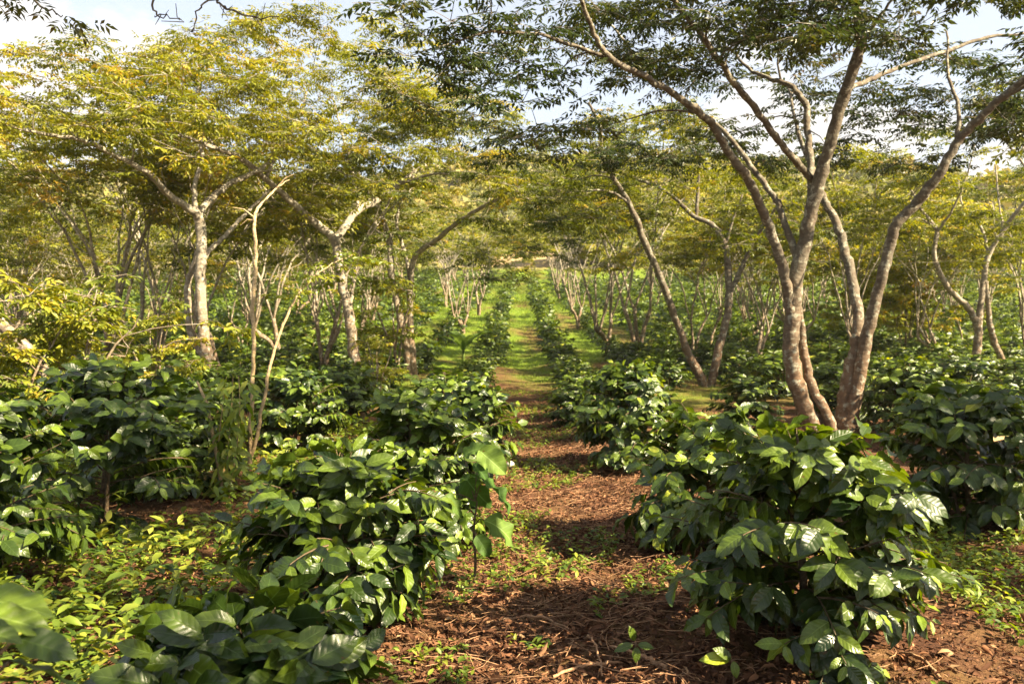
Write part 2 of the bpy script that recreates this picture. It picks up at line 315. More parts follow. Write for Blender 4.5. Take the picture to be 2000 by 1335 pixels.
# ------------------------------------------------------------------ coffee bushes
def bush_leaves(Hb, Rb, rng, node=0.027, step=0.047, Lr=(0.115, 0.18), young=0.35, keep=1.0, dz=1.0, bright=0.0, side=0.0):
    B, Fv, U, L, K, T, Y = [], [], [], [], [], [], []
    branches = []
    Hf = Hb; Hb = Hb * 0.82; z0 = 0.14 * Hb; n = max(5, int((Hb - z0) / node)); az = rng.uniform(0, 6.28)
    lean = rng.normal(0, 0.05, 2)
    for k in range(n):
        t = k / (n - 1); z = z0 + (Hb * 0.97 - z0) * t
        az += math.pi / 2 + rng.normal(0, 0.3)
        o = np.array([lean[0] * z, lean[1] * z, z])
        for s in (0, 1):
          if True:
            a = az + s * math.pi + rng.normal(0, 0.2)
            prof = (0.70 + 0.85 * t) if t < 0.28 else 0.68 * (1 - ((t - 0.28) / 0.74) ** 2.2) + 0.27
            ln = Rb * prof * rng.uniform(0.78, 1.04); ln = max(ln, 0.12)
            el = math.radians(8 + 52 * t + rng.normal(0, 8)); bend = math.radians(rng.uniform(10, 45)) * min(1, ln / 0.5)
            runs = [(o.copy(), a, el, bend, ln)]
            if side and ln > .25:
                for sg2 in (-1, 1):
                    if rng.random() < side:
                        q0 = rng.uniform(.35, .65); em = el - bend * q0 * .5
                        runs.append((o + np.array([math.cos(a) * math.cos(em), math.sin(a) * math.cos(em), math.sin(em)]) * ln * q0, a + sg2 * rng.uniform(.5, .9), el - bend * q0 + rng.normal(.1, .15), bend * .7, ln * rng.uniform(.35, .6)))
          for p, a, el, bend, ln in runs:
            m = max(2, int(ln / step)); pts = [p.copy()]
            for i in range(m):
                q = (i + 1) / m; e = el - bend * q
                d = np.array([math.cos(a) * math.cos(e), math.sin(a) * math.cos(e), math.sin(e)])
                p = p + d * ln / m; pts.append(p.copy())
                if q < 0.16 or rng.random() > keep: continue
                sd = np.array([-math.sin(a), math.cos(a), 0.0])
                for sg in (-1, 1):
                    if rng.random() < 0.06: continue
                    tip = q > 0.86
                    fv = sd * sg * rng.uniform(0.55, 0.95) + d * rng.uniform(0.35, 0.9) + np.array([0, 0, -rng.uniform(0.1, 1.25) * dz * (0.55 + 0.55 * (1 - t)) + (0.25 if tip else 0)])
                    l = rng.uniform(*Lr) * (0.62 + 0.38 * math.sin(math.pi * min(1, max(0.15, 1.12 - q))))
                    isy = False
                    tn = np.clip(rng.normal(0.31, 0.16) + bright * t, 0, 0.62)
                    if tip and rng.random() < young:
                        isy = True; l *= rng.uniform(0.45, 0.85); tn = rng.uniform(0.6, 0.86)
                    elif rng.random() < 0.012: tn = rng.uniform(0.7, 0.95)
                    elif q > 0.65 and rng.random() < 0.22: tn = rng.uniform(0.45, 0.68)
                    B.append(p + fv / np.linalg.norm(fv) * 0.008); Fv.append(fv); U.append(np.array([0, 0, 0.8]) + np.array([math.cos(a), math.sin(a), 0]) * rng.uniform(.5, 1.4) + rng.normal(0, 0.25, 3))
                    L.append(l); K.append(rng.uniform(0.1, 0.9)); T.append(tn); Y.append(isy)
            branches.append((np.array(pts), ln))
    for i in range(4):                                   # the leading shoot
        a = az + i * math.pi / 2; fv = np.array([math.cos(a), math.sin(a), 0.5])
        B.append(np.array([lean[0] * Hb, lean[1] * Hb, Hb])); Fv.append(fv); U.append(np.array([0, 0, 1.0])); L.append(Lr[0] * 0.8); K.append(0.7); T.append(0.66); Y.append(True)
    return [np.array(q) for q in (B, Fv, U, L, K, T, Y)], branches, lean

def bush_meshes(name, Hb, Rb, seed, detail='near', **kw):
    rng = R(seed)
    (B, Fv, U, L, K, T, Y), br, lean = bush_leaves(Hb, Rb, rng, **kw)
    if detail == 'near':
        mk = lambda s: blades(B[s], Fv[s], U[s], L[s], K[s], T[s], nu=7, nv=15, asp=0.24, fold=0.20, quilt=0.011, wave=0.024, rng=rng)
    elif detail == 'mid':
        mk = lambda s: blades(B[s], Fv[s], U[s], L[s], K[s], T[s], nu=3, nv=5, asp=0.225, fold=0.3, wave=0.03, rng=rng)
    else:
        mk = lambda s: diamonds(B[s], Fv[s], U[s], L[s], 0.26, T[s]) + (None,)
    mat = M_COFFEE if detail == 'near' else M_COFFEE_FAR
    def build(nm, s):
        V, Fq, tn, uv = mk(s)
        return mesh_from(nm, V, [Fq], mat, tone=tn, uv=uv if detail == 'near' else None)
    allm = np.ones(len(B), bool)
    fol = build(name + '_foliage', allm if detail != 'near' else ~Y)
    yg = build(name + '_young', Y) if detail == 'near' and Y.any() else None
    tb = Tubes()
    zz = np.linspace(-0.08, Hb * 0.97, 8); st = np.stack([lean[0] * zz, lean[1] * zz, zz], 1) + rng.normal(0, 0.006, (8, 3))
    tb.add(st, np.linspace(0.026, 0.006, 8), 8 if detail == 'near' else 4)
    if detail != 'far':
        for pts, ln in br:
            tb.add(pts, np.linspace(0.0055, 0.002, len(pts)), 5 if detail == 'near' else 3)
        if Hb > 0.7:                                       # a second stem from the same stump
            a = rng.uniform(0, 6.28); q = np.linspace(0, 1, 6)[:, None]
            tb.add(np.array([0.05 * math.cos(a), 0.05 * math.sin(a), -0.08]) + q * np.array([0.16 * math.cos(a), 0.16 * math.sin(a), Hb * 0.75]), np.linspace(0.02, 0.007, 6), 6)
    return fol, tb.mesh(name + '_stem', M_STEM), yg

def bush_thing(meshes, x, y, rz, s, label, group=None, flat=False):
    o = empty('coffee_bush', (x, y, H(x, y)), rz, s); tag(o, label, 'coffee bush', group)
    if flat: o.scale = (s * 1.08, s * 1.08, s * .82)
    link('foliage', meshes[0], o); link('stem', meshes[1], o)
    if meshes[2] is not None: link('young_leaves', meshes[2], o)
    return o

G_B = 'coffee bushes planted in rows'
near_list = [
 # px, d, height, radius, seed, label, options
 (455, 2.62, 0.56, 0.46, 11, 'low dark coffee bush with blue-green leaves at the bottom edge', dict(Lr=(.15, .21), young=.12, dz=.45)),
 (650, 3.95, 0.9, 0.66, 12, 'round glossy coffee bush with a yellow leaf on top, behind the low dark one', dict(young=.32, bright=.12)),
 (835, 5.5, 1.04, 0.62, 13, 'bright-topped coffee bush beside the broad pale green weed leaves', dict(young=.55, bright=.2)),
 (1580, 3.72, 1.0, 0.76, 218, 'biggest glossy coffee bush, yellow leaf pairs on its face, foot on the brown litter', dict(Lr=(.12, .185), young=.5, bright=.24)),
 (1375, 5.55, 0.88, 0.64, 15, 'coffee bush behind the biggest one, with a bright sprig reaching out over the path', dict(young=.45, bright=.16)),
 (195, 5.75, 1.22, 0.80, 16, 'tall dark coffee bush in the second row, over the sunlit weeds, bare stem showing below', dict(young=.3, node=.04)),
 (-75, 4.4, 1.2, 0.72, 17, 'tall shaded coffee bush cut by the picture edge behind the backlit yellow leaves', dict(young=.25, node=.04)),
 (1900, 6.1, 1.02, 0.78, 18, 'shaded coffee bush between the biggest bush and the pale fallen branch', dict(young=.3)),
 (1225, 8.6, 1.08, 0.66, 19, 'cone-shaped coffee bush beside the shaded bare path with a bright shoot on top', dict(young=.4)),
 (900, 7.7, 0.98, 0.60, 20, 'dark coffee bush behind the bright-topped one on the edge of the path', dict(young=.35)),
 (575, 9.6, 0.98, 0.70, 21, 'shaded coffee bush just behind the bowed stem of the slender sapling', dict(young=.3)),
 (350, 8.6, 1.0, 0.70, 22, 'shaded coffee bush beside the hanging climber, behind the tall dark second-row bush', dict(young=.3)),
]
for px, d, hb, rb, seed, lab, kw in near_list:
    g = G(px, d)
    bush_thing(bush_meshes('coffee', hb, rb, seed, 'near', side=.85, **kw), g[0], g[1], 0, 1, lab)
near_xy = [(G(a[0], a[1])[0], a[1]) for a in near_list]

# the corner bush whose leaves hang close to the camera
def corner_bush():
    x, y = -1.36, 1.66
    rng = R(5); o = empty('coffee_bush', (x, y, H(x, y))); tag(o, 'coffee bush in the bottom corner with big backlit yellow leaves, cut by the picture edge', 'coffee bush')
    (B, Fv, U, L, K, T, Y), br, lean = bush_leaves(0.86, 0.42, rng, Lr=(.15, .21), young=0.0)
    V, Fq, tn, uv = blades(B, Fv, U, L, K, T, nu=7, nv=15, quilt=.010, wave=.025, rng=rng)
    link('foliage', mesh_from('corner_foliage', V, [Fq], M_COFFEE, tone=tn, uv=uv), o)
    b = np.array([P(-70, 1165, 1.62), P(-60, 1195, 1.50), P(-70, 1225, 1.45), P(30, 1245, 1.5), P(20, 1290, 1.45)]) - np.array([x, y, H(x, y)])
    e = np.array([P(108, 1180, 1.62), P(112, 1218, 1.52), P(45, 1240, 1.45), P(150, 1275, 1.5), P(190, 1330, 1.55)]) - np.array([x, y, H(x, y)])
    up = np.array([[.25, -.3, .85], [.1, -.35, .85], [.2, -.35, .9], [.2, -.6, .7], [.1, .2, 1]])
    V, Fq, tn, uv = blades(b, e - b, up, np.linalg.norm(e - b, axis=1), .35, np.array([.76, .72, .5, .35, .1]), nu=9, nv=26, asp=.24, quilt=.03, wave=.03, rng=R(3))  # yellow tones stand in for light coming through the big leaves
    link('young_leaves', mesh_from('corner_backlit_tone', V, [Fq], M_COFFEE, tone=tn, uv=uv), o)
    tb = Tubes(); zz = np.linspace(-.08, .84, 8); tb.add(np.stack([lean[0] * zz, lean[1] * zz, zz], 1), np.linspace(.026, .006, 8), 8)
    for pts, ln in br: tb.add(pts, np.linspace(.0055, .002, len(pts)), 5)
    for q in b: tb.add([[0, 0, .6], (q + [0, 0, .6]) * .5 + [0, 0, -.03], q], [.006, .004, .003], 5)
    link('stem', tb.mesh('corner_stem', M_STEM), o)
corner_bush()

# rows: every place on the grid that the near list does not already fill
rng = R(77)
nearv = [bush_meshes('coffee_row', h, r, 30 + i, 'near', young=.4, bright=.15, side=.25) for i, (h, r) in enumerate([(1.0, .62), (1.1, .68), (.92, .6), (1.05, .7)])]
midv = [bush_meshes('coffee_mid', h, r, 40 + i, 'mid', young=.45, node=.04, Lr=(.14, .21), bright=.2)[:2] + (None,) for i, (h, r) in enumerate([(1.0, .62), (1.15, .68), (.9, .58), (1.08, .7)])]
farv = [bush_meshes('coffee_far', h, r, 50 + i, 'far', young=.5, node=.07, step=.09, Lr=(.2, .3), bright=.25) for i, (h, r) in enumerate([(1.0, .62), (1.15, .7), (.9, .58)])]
# single-mesh copies for bushes too small to show parts
def merged(fol, stem, name):
    me = bpy.data.meshes.new(name)
    a = np.empty(len(fol.vertices) * 3, np.float32); fol.vertices.foreach_get('co', a)
    b = np.empty(len(stem.vertices) * 3, np.float32); stem.vertices.foreach_get('co', b)
    def fa(m):
        n = len(m.polygons); lt = np.empty(n, np.int32); m.polygons.foreach_get('loop_total', lt)
        li = np.empty(len(m.loops), np.int32); m.loops.foreach_get('vertex_index', li)
        ta = np.empty(len(m.vertices), np.float32); m.attributes['tone'].data.foreach_get('value', ta)
        return li[:n * 4].reshape(-1, 4) if (lt == 4).all() else None, ta
    fq, ft = fa(fol); sq, st = fa(stem)
    if sq is None: raise RuntimeError('stem faces')
    nv = len(fol.vertices)
    return mesh_from(name, np.concatenate([a, b]).reshape(-1, 3), [fq, sq + nv], [fol.materials[0], stem.materials[0]], tone=np.concatenate([ft, st]), midx=[0] * len(fq) + [1] * len(sq))

rowx = {}
def row_x(i, y):
    """i = ..., -2, -1 (beside the path, left), 1, 2, ..."""
    s = -1.02 if i < 0 else 1.18
    k = (i + 1) if i < 0 else (i - 1)
    return s + k * 2.05 + (0.15 if i < 0 else -0.1) * math.exp(-y / 12) + 0.1 * math.sin(y * .3 + i)

cand = []
for i in list(range(-30, 0)) + list(range(1, 31)):
    y = 1.2 + rng.uniform(0, 1.2)
    while y < 88:
        x = row_x(i, y) + rng.normal(0, .10)
        half = 0.66 * y + 1.5
        if abs(x) < half and y > 2.0:
            ok = all((x - a) ** 2 + (y - b) ** 2 > 1.15 ** 2 for a, b in near_xy) and not (abs(i) == 1 and y < 9.2) and not (x < -1 and y < 3.6) and not (x > .8 and y < 4.6)
            hole = rng.random() < (0 if y < 18 else .04 if y < 30 else 0.12)
            hole = hole or (.29 * y < x < .475 * y and 4.8 < y < 10.9) or (.20 * y < x < .27 * y and 12.5 < y < 19.2)
            if ok and not hole: cand.append((x, y, i))
        y += rng.uniform(1.15, 1.5) if y < 40 else rng.uniform(1.3, 1.8)
cand = [c for c in cand if not (abs(c[0] - 4.35) < .45 and abs(c[1] - 11.3) < .5)]
TREE_KEEP = []
def prio(c):
    return c[1] * (1 + 0.03 * max(0, abs(c[2]) - 1)) - (14 if abs(c[2]) <= 2 else 0)
cand.sort(key=prio)
ordn = ['first', 'second', 'third', 'fourth', 'fifth', 'sixth', 'seventh', 'eighth', 'ninth', 'tenth']
rows_cnt = {}
indiv, rest = cand[:275], cand[275:]
far_single = [mesh for mesh in []]
mid_single = [merged(m[0], m[1], 'coffee_mid_whole') for m in midv] if False else None
far_whole = [merged(m[0], m[1], 'coffee_far_whole') for m in farv]
for x, y, i in sorted(indiv, key=lambda c: c[1]):
    side = 'left' if i < 0 else 'right'
    rown = ordn[min(abs(i), 10) - 1]
    cnt = rows_cnt.get(i, 0); rows_cnt[i] = cnt + 1
    base = 'the bare path'
    s = rng.uniform(.85, 1.12) * (.74 if abs(i) == 1 and 10 < y < 26 else .9 if abs(i) == 1 and y > 10 else .82 if abs(i) == 2 and y > 14 else 1); rz = rng.uniform(0, 6.28)
    if i < 0 and y > 7: s *= 1.0
    if y < 14.5:
        lab = f'dark coffee bush, {ordn[min(cnt, 9)]} back in the {rown} row {side} of the path'
        grp = None if cnt < 9 else f'near coffee bushes, {rown} row {side} of the path'
        bush_thing(nearv[int(rng.integers(4))], x, y, rz, s, lab, grp, True)
    elif y < 27:
        lab = f'leafy coffee bush halfway back in the {rown} row {side} of the path'
        bush_thing(midv[int(rng.integers(4))], x, y, rz, s, lab, f'halfway coffee bushes, {rown} row {side} of the path', True)
    else:
        where = 'on the sunny grass slope' if abs(i) <= 3 else 'on the far slope'
        lab = f'small round coffee bush {where}, {rown} row {side} of the path'
        o = link('coffee_bush', far_whole[int(rng.integers(3))]); o.location = (x, y, float(H(x, y))); o.rotation_euler = (0, 0, rz); o.scale = (s,) * 3
        tag(o, lab, 'coffee bush', f'far coffee bushes, {rown} row {side} of the path')

def scatter_mesh(name, protos, places, mat):
    """protos: (V,F,T); places: (x,y,z,rz,s)"""
    parts = []
    for (V, Fq, T), (x, y, z, rz, s) in places:
        c, sn = math.cos(rz), math.sin(rz)
        W = np.empty_like(V); W[:, 0] = (V[:, 0] * c - V[:, 1] * sn) * s + x; W[:, 1] = (V[:, 0] * sn + V[:, 1] * c) * s + y; W[:, 2] = V[:, 2] * s + z
        parts.append((W, Fq, T))
    V, Fq, T, _ = cat(parts)
    return mesh_from(name, V, [Fq], mat, tone=T)

farp = []
for h, r, sd in [(1.0, .8, 61), (1.1, .85, 62), (.9, .7, 63)]:
    (B, Fv, U, L, K, T, Y), br, lean = bush_leaves(h, r, R(sd), node=.12, step=.14, Lr=(.26, .36), young=.5, bright=.25)
    farp.append(diamonds(B, Fv, U, L, .28, T))
pl = [(farp[int(rng.integers(3))], (x, y, float(H(x, y)), rng.uniform(0, 6.28), rng.uniform(.85, 1.15))) for x, y, i in rest]
if pl:
    o = link('distant_coffee_planting', scatter_mesh('distant_coffee', None, pl, M_COFFEE_FAR)); tag(o, 'mass of small coffee bushes covering the far slope between the trees', 'coffee planting', kind='stuff')
print('BUSHES', len(indiv), len(rest))

# ------------------------------------------------------------------ shade trees
def sprays(C, rng, ntw=6, ncl=5, npair=3, tw=0.5, rach=0.15, lf=(0.07, 0.105), asp=0.2, flat=0.35):
    """flat leafy sprays around the cluster points: twigs, then compound leaves of paired leaflets"""
    n = len(C); a = rng.uniform(0, 2 * math.pi, (n, ntw)); e = rng.normal(0.06, flat * .55, (n, ntw))
    d = np.stack([np.cos(a) * np.cos(e), np.sin(a) * np.cos(e), np.sin(e)], -1)
    ln = tw * rng.uniform(.5, 1.15, (n, ntw))
    q = (np.arange(ncl) + .6) / ncl
    base = C[:, None, None] + d[:, :, None] * (ln[..., None] * q)[..., None]
    base[..., 2] -= 0.12 * (ln[..., None] * q) ** 2
    shp = base.shape[:3]
    sg = np.where(np.arange(ncl) % 2 == 0, 1, -1)[None, None, :, None]
    side = norm(np.cross(d, [0, 0, 1.0]))[:, :, None]
    rd = norm(side * sg * rng.uniform(.5, 1.1, shp + (1,)) + d[:, :, None] * rng.uniform(.3, 1, shp + (1,)) + np.array([0, 0, -.22]) + rng.normal(0, .22, shp + (3,)))
    rl = rach * rng.uniform(.7, 1.25, shp)
    k = npair * 2 + 1
    f = np.array([(j // 2 + 1) / (npair + .3) for j in range(npair * 2)] + [1.0]); ss = np.array([1, -1] * npair + [0])
    lb = base[..., None, :] + rd[..., None, :] * (rl[..., None] * f)[..., None]
    up = norm(np.array([0, 0, 1.0]) + rng.normal(0, .3, shp + (3,)))
    sd = norm(np.cross(rd, up))
    ld = sd[..., None, :] * ss[:, None] * .85 + rd[..., None, :] * (.5 + .6 * (ss == 0)[:, None]) + np.array([0, 0, -.25]) + rng.normal(0, .16, lb.shape)
    lu = np.broadcast_to(up[..., None, :], lb.shape) + rng.normal(0, .2, lb.shape)
    l = rng.uniform(lf[0], lf[1], lb.shape[:-1])
    tone = np.broadcast_to(rng.normal(0, .10, (n, ntw))[:, :, None, None], lb.shape[:-1]) + rng.normal(0, .09, lb.shape[:-1]) + rng.normal(0, .12, (n, 1, 1, 1))
    tws = C[:, None]; twe = C[:, None] + d * ln[..., None]
    return lb.reshape(-1, 3), ld.reshape(-1, 3), lu.reshape(-1, 3), l.ravel(), tone.ravel(), np.broadcast_to(tws, twe.shape).reshape(-1, 3), twe.reshape(-1, 3)

def lowfreq(p, seed):
    r = R(seed); v = 0
    for i in range(5):
        k = r.normal(0, 1, 3) * (0.8 + .35 * i); v = v + np.sin(p @ k + r.uniform(0, 6.28)) / (1 + .3 * i)
    return v

def grow(limbs, clusters, rng, tb, sides=8, rmax=0.045, twig=True, maxlen=3.2):
    """limbs: [(pts, rad)] already smooth; joins every cluster to the nearest wood with a curved branch"""
    NP, NR, ND = [], [], []
    for pts, rad in limbs:
        tb.add(pts, rad, sides if rad[0] > .03 else 6)
        t = norm(np.gradient(pts, axis=0)); m = max(1, int(len(pts) * .3))
        NP.append(pts[m:]); NR.append(rad[m:]); ND.append(t[m:])
    NP = np.concatenate(NP); NR = np.concatenate(NR); ND = np.concatenate(ND)
    d0 = np.min(np.linalg.norm(clusters[:, None] - NP[None], axis=-1), axis=1)
    keep = []
    for ci in np.argsort(d0 + rng.normal(0, .15, len(d0))):
        c = clusters[ci]; dv = c - NP; dist = np.linalg.norm(dv, axis=1)
        cost = dist + np.maximum(0, NP[:, 2] - c[2] + .05) * 1.2 + .25 * (1 - (dv * ND).sum(1) / np.maximum(dist, .01)) * dist - NR * 2
        j = int(np.argmin(cost)); L = dist[j]
        if L > maxlen: continue
        keep.append(ci)
        p0 = NP[j]; dr = ND[j]
        h = norm(np.array([dv[j][0], dv[j][1], dv[j][2] * .4 + .1 * L]))
        n = max(4, int(L / .22)); s = np.linspace(0, 1, n)[:, None]
        b1 = p0 + (dr * .5 + h * .5) * L * .4; b2 = c - norm(h + np.array([0, 0, -.25])) * L * .3
        pts = (1 - s) ** 3 * p0 + 3 * (1 - s) ** 2 * s * b1 + 3 * (1 - s) * s * s * b2 + s ** 3 * c
        if n > 4: pts[1:-1] += rng.normal(0, .02 * min(1, L), (n - 2, 3))
        r0 = min(NR[j] * .62, .009 + .013 * L, rmax); rad = np.linspace(r0, .005, n)
        tb.add(pts, rad, 5 if r0 > .012 else 4, cap=False)
        NP = np.vstack([NP, pts[1:]]); NR = np.concatenate([NR, rad[1:]]); ND = np.vstack([ND, norm(np.gradient(pts, axis=0))[1:]])
    return clusters[sorted(keep)]

def dome(rng, n, c, Rx, Ry, ztop, drop, thick, seed, gap=-0.6, inner=0.0):
    out = []
    while len(out) < n:
        m = n * 3; r = np.sqrt(rng.uniform(inner ** 2, 1, m)); a = rng.uniform(0, 6.283, m)
        p = np.stack([c[0] + Rx * r * np.cos(a), c[1] + Ry * r * np.sin(a), ztop - drop * r ** 2.2 - thick * rng.random(m) ** 1.4], 1)
        p = p[lowfreq(p, seed) > gap]
        out += list(p)
    return np.array(out[:n])

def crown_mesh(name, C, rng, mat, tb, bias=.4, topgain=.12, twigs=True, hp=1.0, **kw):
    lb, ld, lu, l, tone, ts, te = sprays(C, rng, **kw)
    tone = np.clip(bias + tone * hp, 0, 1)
    # reddish new flush on some outer twigs
    V, Fq, T = diamonds(lb, ld, lu, l, kw.get('asp', .2), tone)
    if twigs:
        for s, e in zip(ts, te):
            m = (s + e) / 2 + np.array([0, 0, .02]); tb.add([s, m, e - np.array([0, 0, .03])], [.005, .004, .0025], 3, cap=False)
    return mesh_from(name, V, [Fq], mat, tone=T, smooth=False)

def tree_thing(name, loc, trunk, crown, label, group=None, rz=0, s=1.0, cat='tree'):
    o = empty(name, loc, rz, s); tag(o, label, cat, group)
    link('trunk', trunk, o)
    if crown is not None: link('crown', crown, o)
    return o

def traced(base_px, Y, lines, rng, wob=.008):
    """lines: list of [(px,py,dY,r)...]; returns limbs relative to the base on the ground"""
    g = G(base_px, Y); out = []
    for ln in lines:
        pts = []; rad = []
        for k, (px, py, dY, r) in enumerate(ln):
            p = P(px, py, Y + dY)
            pts.append(p - g); rad.append(r)
        p, r = smooth_line(pts, rad, 6, wob, rng); r = r * (.88 if Y < 12 else .8)
        out.append((p, r))
    return g, out

# --- the big many-stemmed tree
rng = R(101)
T1 = [(1622, 905, 0, .17), (1597, 850, 0, .15), (1565, 780, 0, .135), (1545, 700, 0, .125), (1547, 640, 0, .125), (1552, 560, -.05, .12), (1570, 480, -.1, .108), (1590, 395, -.2, .10), (1615, 300, -.4, .092), (1645, 200, -.6, .085), (1678, 105, -.8, .078), (1680, 60, -.9, .065), (1668, 0, -1.1, .055), (1655, -70, -1.4, .045), (1670, -160, -1.7, .03)]
T1b = [(1578, 440, -.1, .06), (1584, 345, 0, .058), (1577, 260, .2, .055), (1574, 205, .3, .05), (1548, 172, .4, .042), (1512, 156, .6, .036), (1470, 140, .9, .028), (1420, 90, 1.3, .02)]
T1c = [(1596, 360, -.1, .055), (1560, 322, -.4, .055), (1520, 275, -.8, .05), (1480, 218, -1.1, .047), (1432, 160, -1.4, .043), (1392, 100, -1.7, .04), (1352, 45, -1.9, .035), (1315, 0, -2.1, .03), (1280, -60, -2.4, .02)]
T2 = [(1545, 610, -.05, .085), (1530, 530, -.2, .08), (1505, 450, -.4, .073), (1485, 400, -.6, .068), (1460, 350, -.8, .062), (1425, 300, -1.0, .057), (1395, 250, -1.2, .052), (1358, 213, -1.4, .048), (1300, 173, -1.6, .044), (1235, 138, -1.8, .04), (1187, 110, -2.0, .036), (1160, 65, -2.2, .032), (1135, 0, -2.5, .026), (1110, -60, -2.8, .018)]
T2b = [(1556, 500, 0, .055), (1530, 425, .1, .05), (1515, 390, .2, .048), (1480, 340, .4, .045), (1440, 288, .6, .042), (1400, 245, .8, .038), (1320, 190, 1.0, .034), (1250, 120, 1.2, .028), (1210, 70, 1.4, .022), (1165, 20, 1.6, .016)]
T3 = [(1640, 880, -.1, .09), (1618, 815, -.1, .08), (1590, 765, 0, .072), (1573, 700, .1, .068), (1565, 640, .1, .06), (1558, 590, .05, .05)]
T4 = [(1652, 890, .05, .14), (1645, 830, .05, .125), (1655, 750, .05, .11), (1668, 690, .05, .09), (1676, 640, .1, .085), (1668, 565, .3, .08), (1652, 500, .5, .074), (1634, 440, .7, .068), (1610, 390, .9, .06), (1590, 340, 1.1, .05), (1560, 260, 1.5, .035), (1540, 170, 2.0, .02)]
T5 = [(1648, 890, 0, .13), (1660, 820, 0, .12), (1678, 740, -.05, .105), (1692, 660, -.1, .092), (1712, 580, -.2, .085), (1733, 500, -.3, .08), (1750, 440, -.4, .078), (1790, 395, -.5, .075), (1835, 340, -.7, .07), (1872, 275, -.8, .062), (1930, 215, -1.0, .056), (2000, 155, -1.2, .05), (2080, 80, -1.5, .035), (2150, 10, -1.8, .02)]
T5b = [(1868, 280, -.8, .035), (1872, 210, -.7, .028), (1852, 150, -.5, .022), (1850, 60, -.3, .014)]
T6 = [(1655, 175, -.6, .04), (1700, 155, -.3, .036), (1750, 135, 0, .034), (1850, 100, .4, .03), (1925, 75, .7, .027), (2000, 65, 1.0, .022), (2080, 40, 1.4, .015)]
T7 = [(1630, 400, .8, .03), (1600, 520, .5, .03), (1612, 580, .3, .035), (1628, 640, .2, .035), (1645, 700, .1, .04), (1655, 760, .05, .04)][::-1]
T8 = [(1675, 100, -.8, .03), (1720, 30, -1.0, .022), (1770, -40, -1.2, .015)]
BT = 11.3
gT, limbsT = traced(1640, BT, [T1, T1b, T1c, T2, T2b, T3, T4, T5, T5b, T6, T8], rng)
ct = P(1560, 100, BT) - gT
C = dome(rng, 390, (ct[0] - .1, .1), 6.4, 5.6, 6.5, 2.5, 1.6, 7, gap=.1)
# nothing that would hang into the frame's lower half
Cw = C + gT; pyv = 640 - (Cw[:, 2] - 1.5) * F_PX / np.maximum(Cw[:, 1], 2)
pxv = 1000 + Cw[:, 0] * F_PX / np.maximum(Cw[:, 1], 2)
C = C[(pyv < 330) & (Cw[:, 1] > 5.5) & ((pxv > 1120) | (rng.random(len(C)) < .45) | (pyv < -60)) & (pxv > 760)]
extra = np.array([P(px, py, BT + dy) - gT for px, py, dy in [(830, 70, -2.5), (880, 40, -2.6), (900, 110, -2.4), (960, 60, -2.2), (860, 150, -2.3), (800, 110, -2.7), (1000, 120, -2), (1020, 200, -1.8), (960, 20, -2.8), (780, 20, -3), (1050, 60, -2), (1080, 150, -1.6), (1050, 250, -1), (1100, 300, -.5), (1000, 270, -1), (1150, 250, 0), (920, 200, -2.2)]])
tb = Tubes()
lim2 = limbsT + [smooth_line(np.array([P(1300, 173, BT - 1.6), P(1200, 120, BT - 1.9), P(1080, 75, BT - 2.1), P(960, 62, BT - 2.4), P(850, 95, BT - 2.6)]) - gT, [.03, .025, .02, .015, .008], 5, .01, rng)]
C = grow(lim2, np.vstack([C, extra]), rng, tb, sides=12, maxlen=3.0)
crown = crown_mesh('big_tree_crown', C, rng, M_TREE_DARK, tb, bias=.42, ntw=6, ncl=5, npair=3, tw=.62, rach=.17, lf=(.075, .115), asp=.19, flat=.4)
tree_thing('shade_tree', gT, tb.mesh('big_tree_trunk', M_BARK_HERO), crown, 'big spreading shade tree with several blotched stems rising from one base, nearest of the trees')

# --- other traced trees
def traced_tree(base_px, Y, lines, seed, label, ztop, Rx, Ry, ncl, drop, thick, cx=0, cyy=0, mat=None, gap=-.5, bias=.45, bark=None, extra=None, name='shade_tree', keep=None, **kw):
    rng = R(seed); g, limbs = traced(base_px, Y, lines, rng)
    C = dome(rng, ncl, (cx, cyy), Rx, Ry, ztop, drop, thick, seed, gap)
    if extra is not None: C = np.vstack([C, np.array([P(*e) - g for e in extra])])
    tb = Tubes(); C = grow(limbs, C, rng, tb, sides=9, maxlen=3.4)
    a = dict(ntw=6, ncl=5, npair=3, tw=.6, rach=.19, lf=(.075, .115), asp=.2, flat=.45); a.update(kw)
    cr = crown_mesh('traced_crown', C, rng, mat or M_TREE, tb, bias=bias, **a)
    return tree_thing(name, g, tb.mesh('traced_trunk', bark or M_BARK), cr, label)

traced_tree(700, 18, [
  [(716, 800, 0, .19), (700, 740, 0, .16), (690, 680, 0, .15), (680, 610, 0, .14), (666, 545, 0, .13), (652, 470, 0, .125), (610, 430, -.3, .10), (560, 386, -.8, .085), (520, 350, -1.2, .075), (470, 310, -1.6, .065), (410, 285, -2.2, .05), (350, 262, -2.8, .03)],
  [(652, 474, 0, .11), (676, 440, .2, .105), (700, 410, .5, .1), (740, 390, .8, .085), (790, 350, 1.2, .075), (850, 312, 1.8, .06), (900, 280, 2.4, .035)],
  [(700, 412, .5, .06), (694, 370, .6, .055), (680, 300, .8, .05), (665, 250, 1.0, .035), (650, 190, 1.0, .02)],
  [(520, 350, -1.2, .05), (545, 290, -1.0, .04), (580, 240, -.8, .03), (600, 180, -.6, .018)],
  [(684, 600, 0, .05), (690, 560, .3, .045), (700, 520, .6, .035)]], 201,
  'pale-barked shade tree with a wide Y fork, brightly lit, left of the grassy lane', 8.0, 4.6, 4.4, 185, 2.2, 1.8, cx=-1.0, gap=-.7, bias=.72)
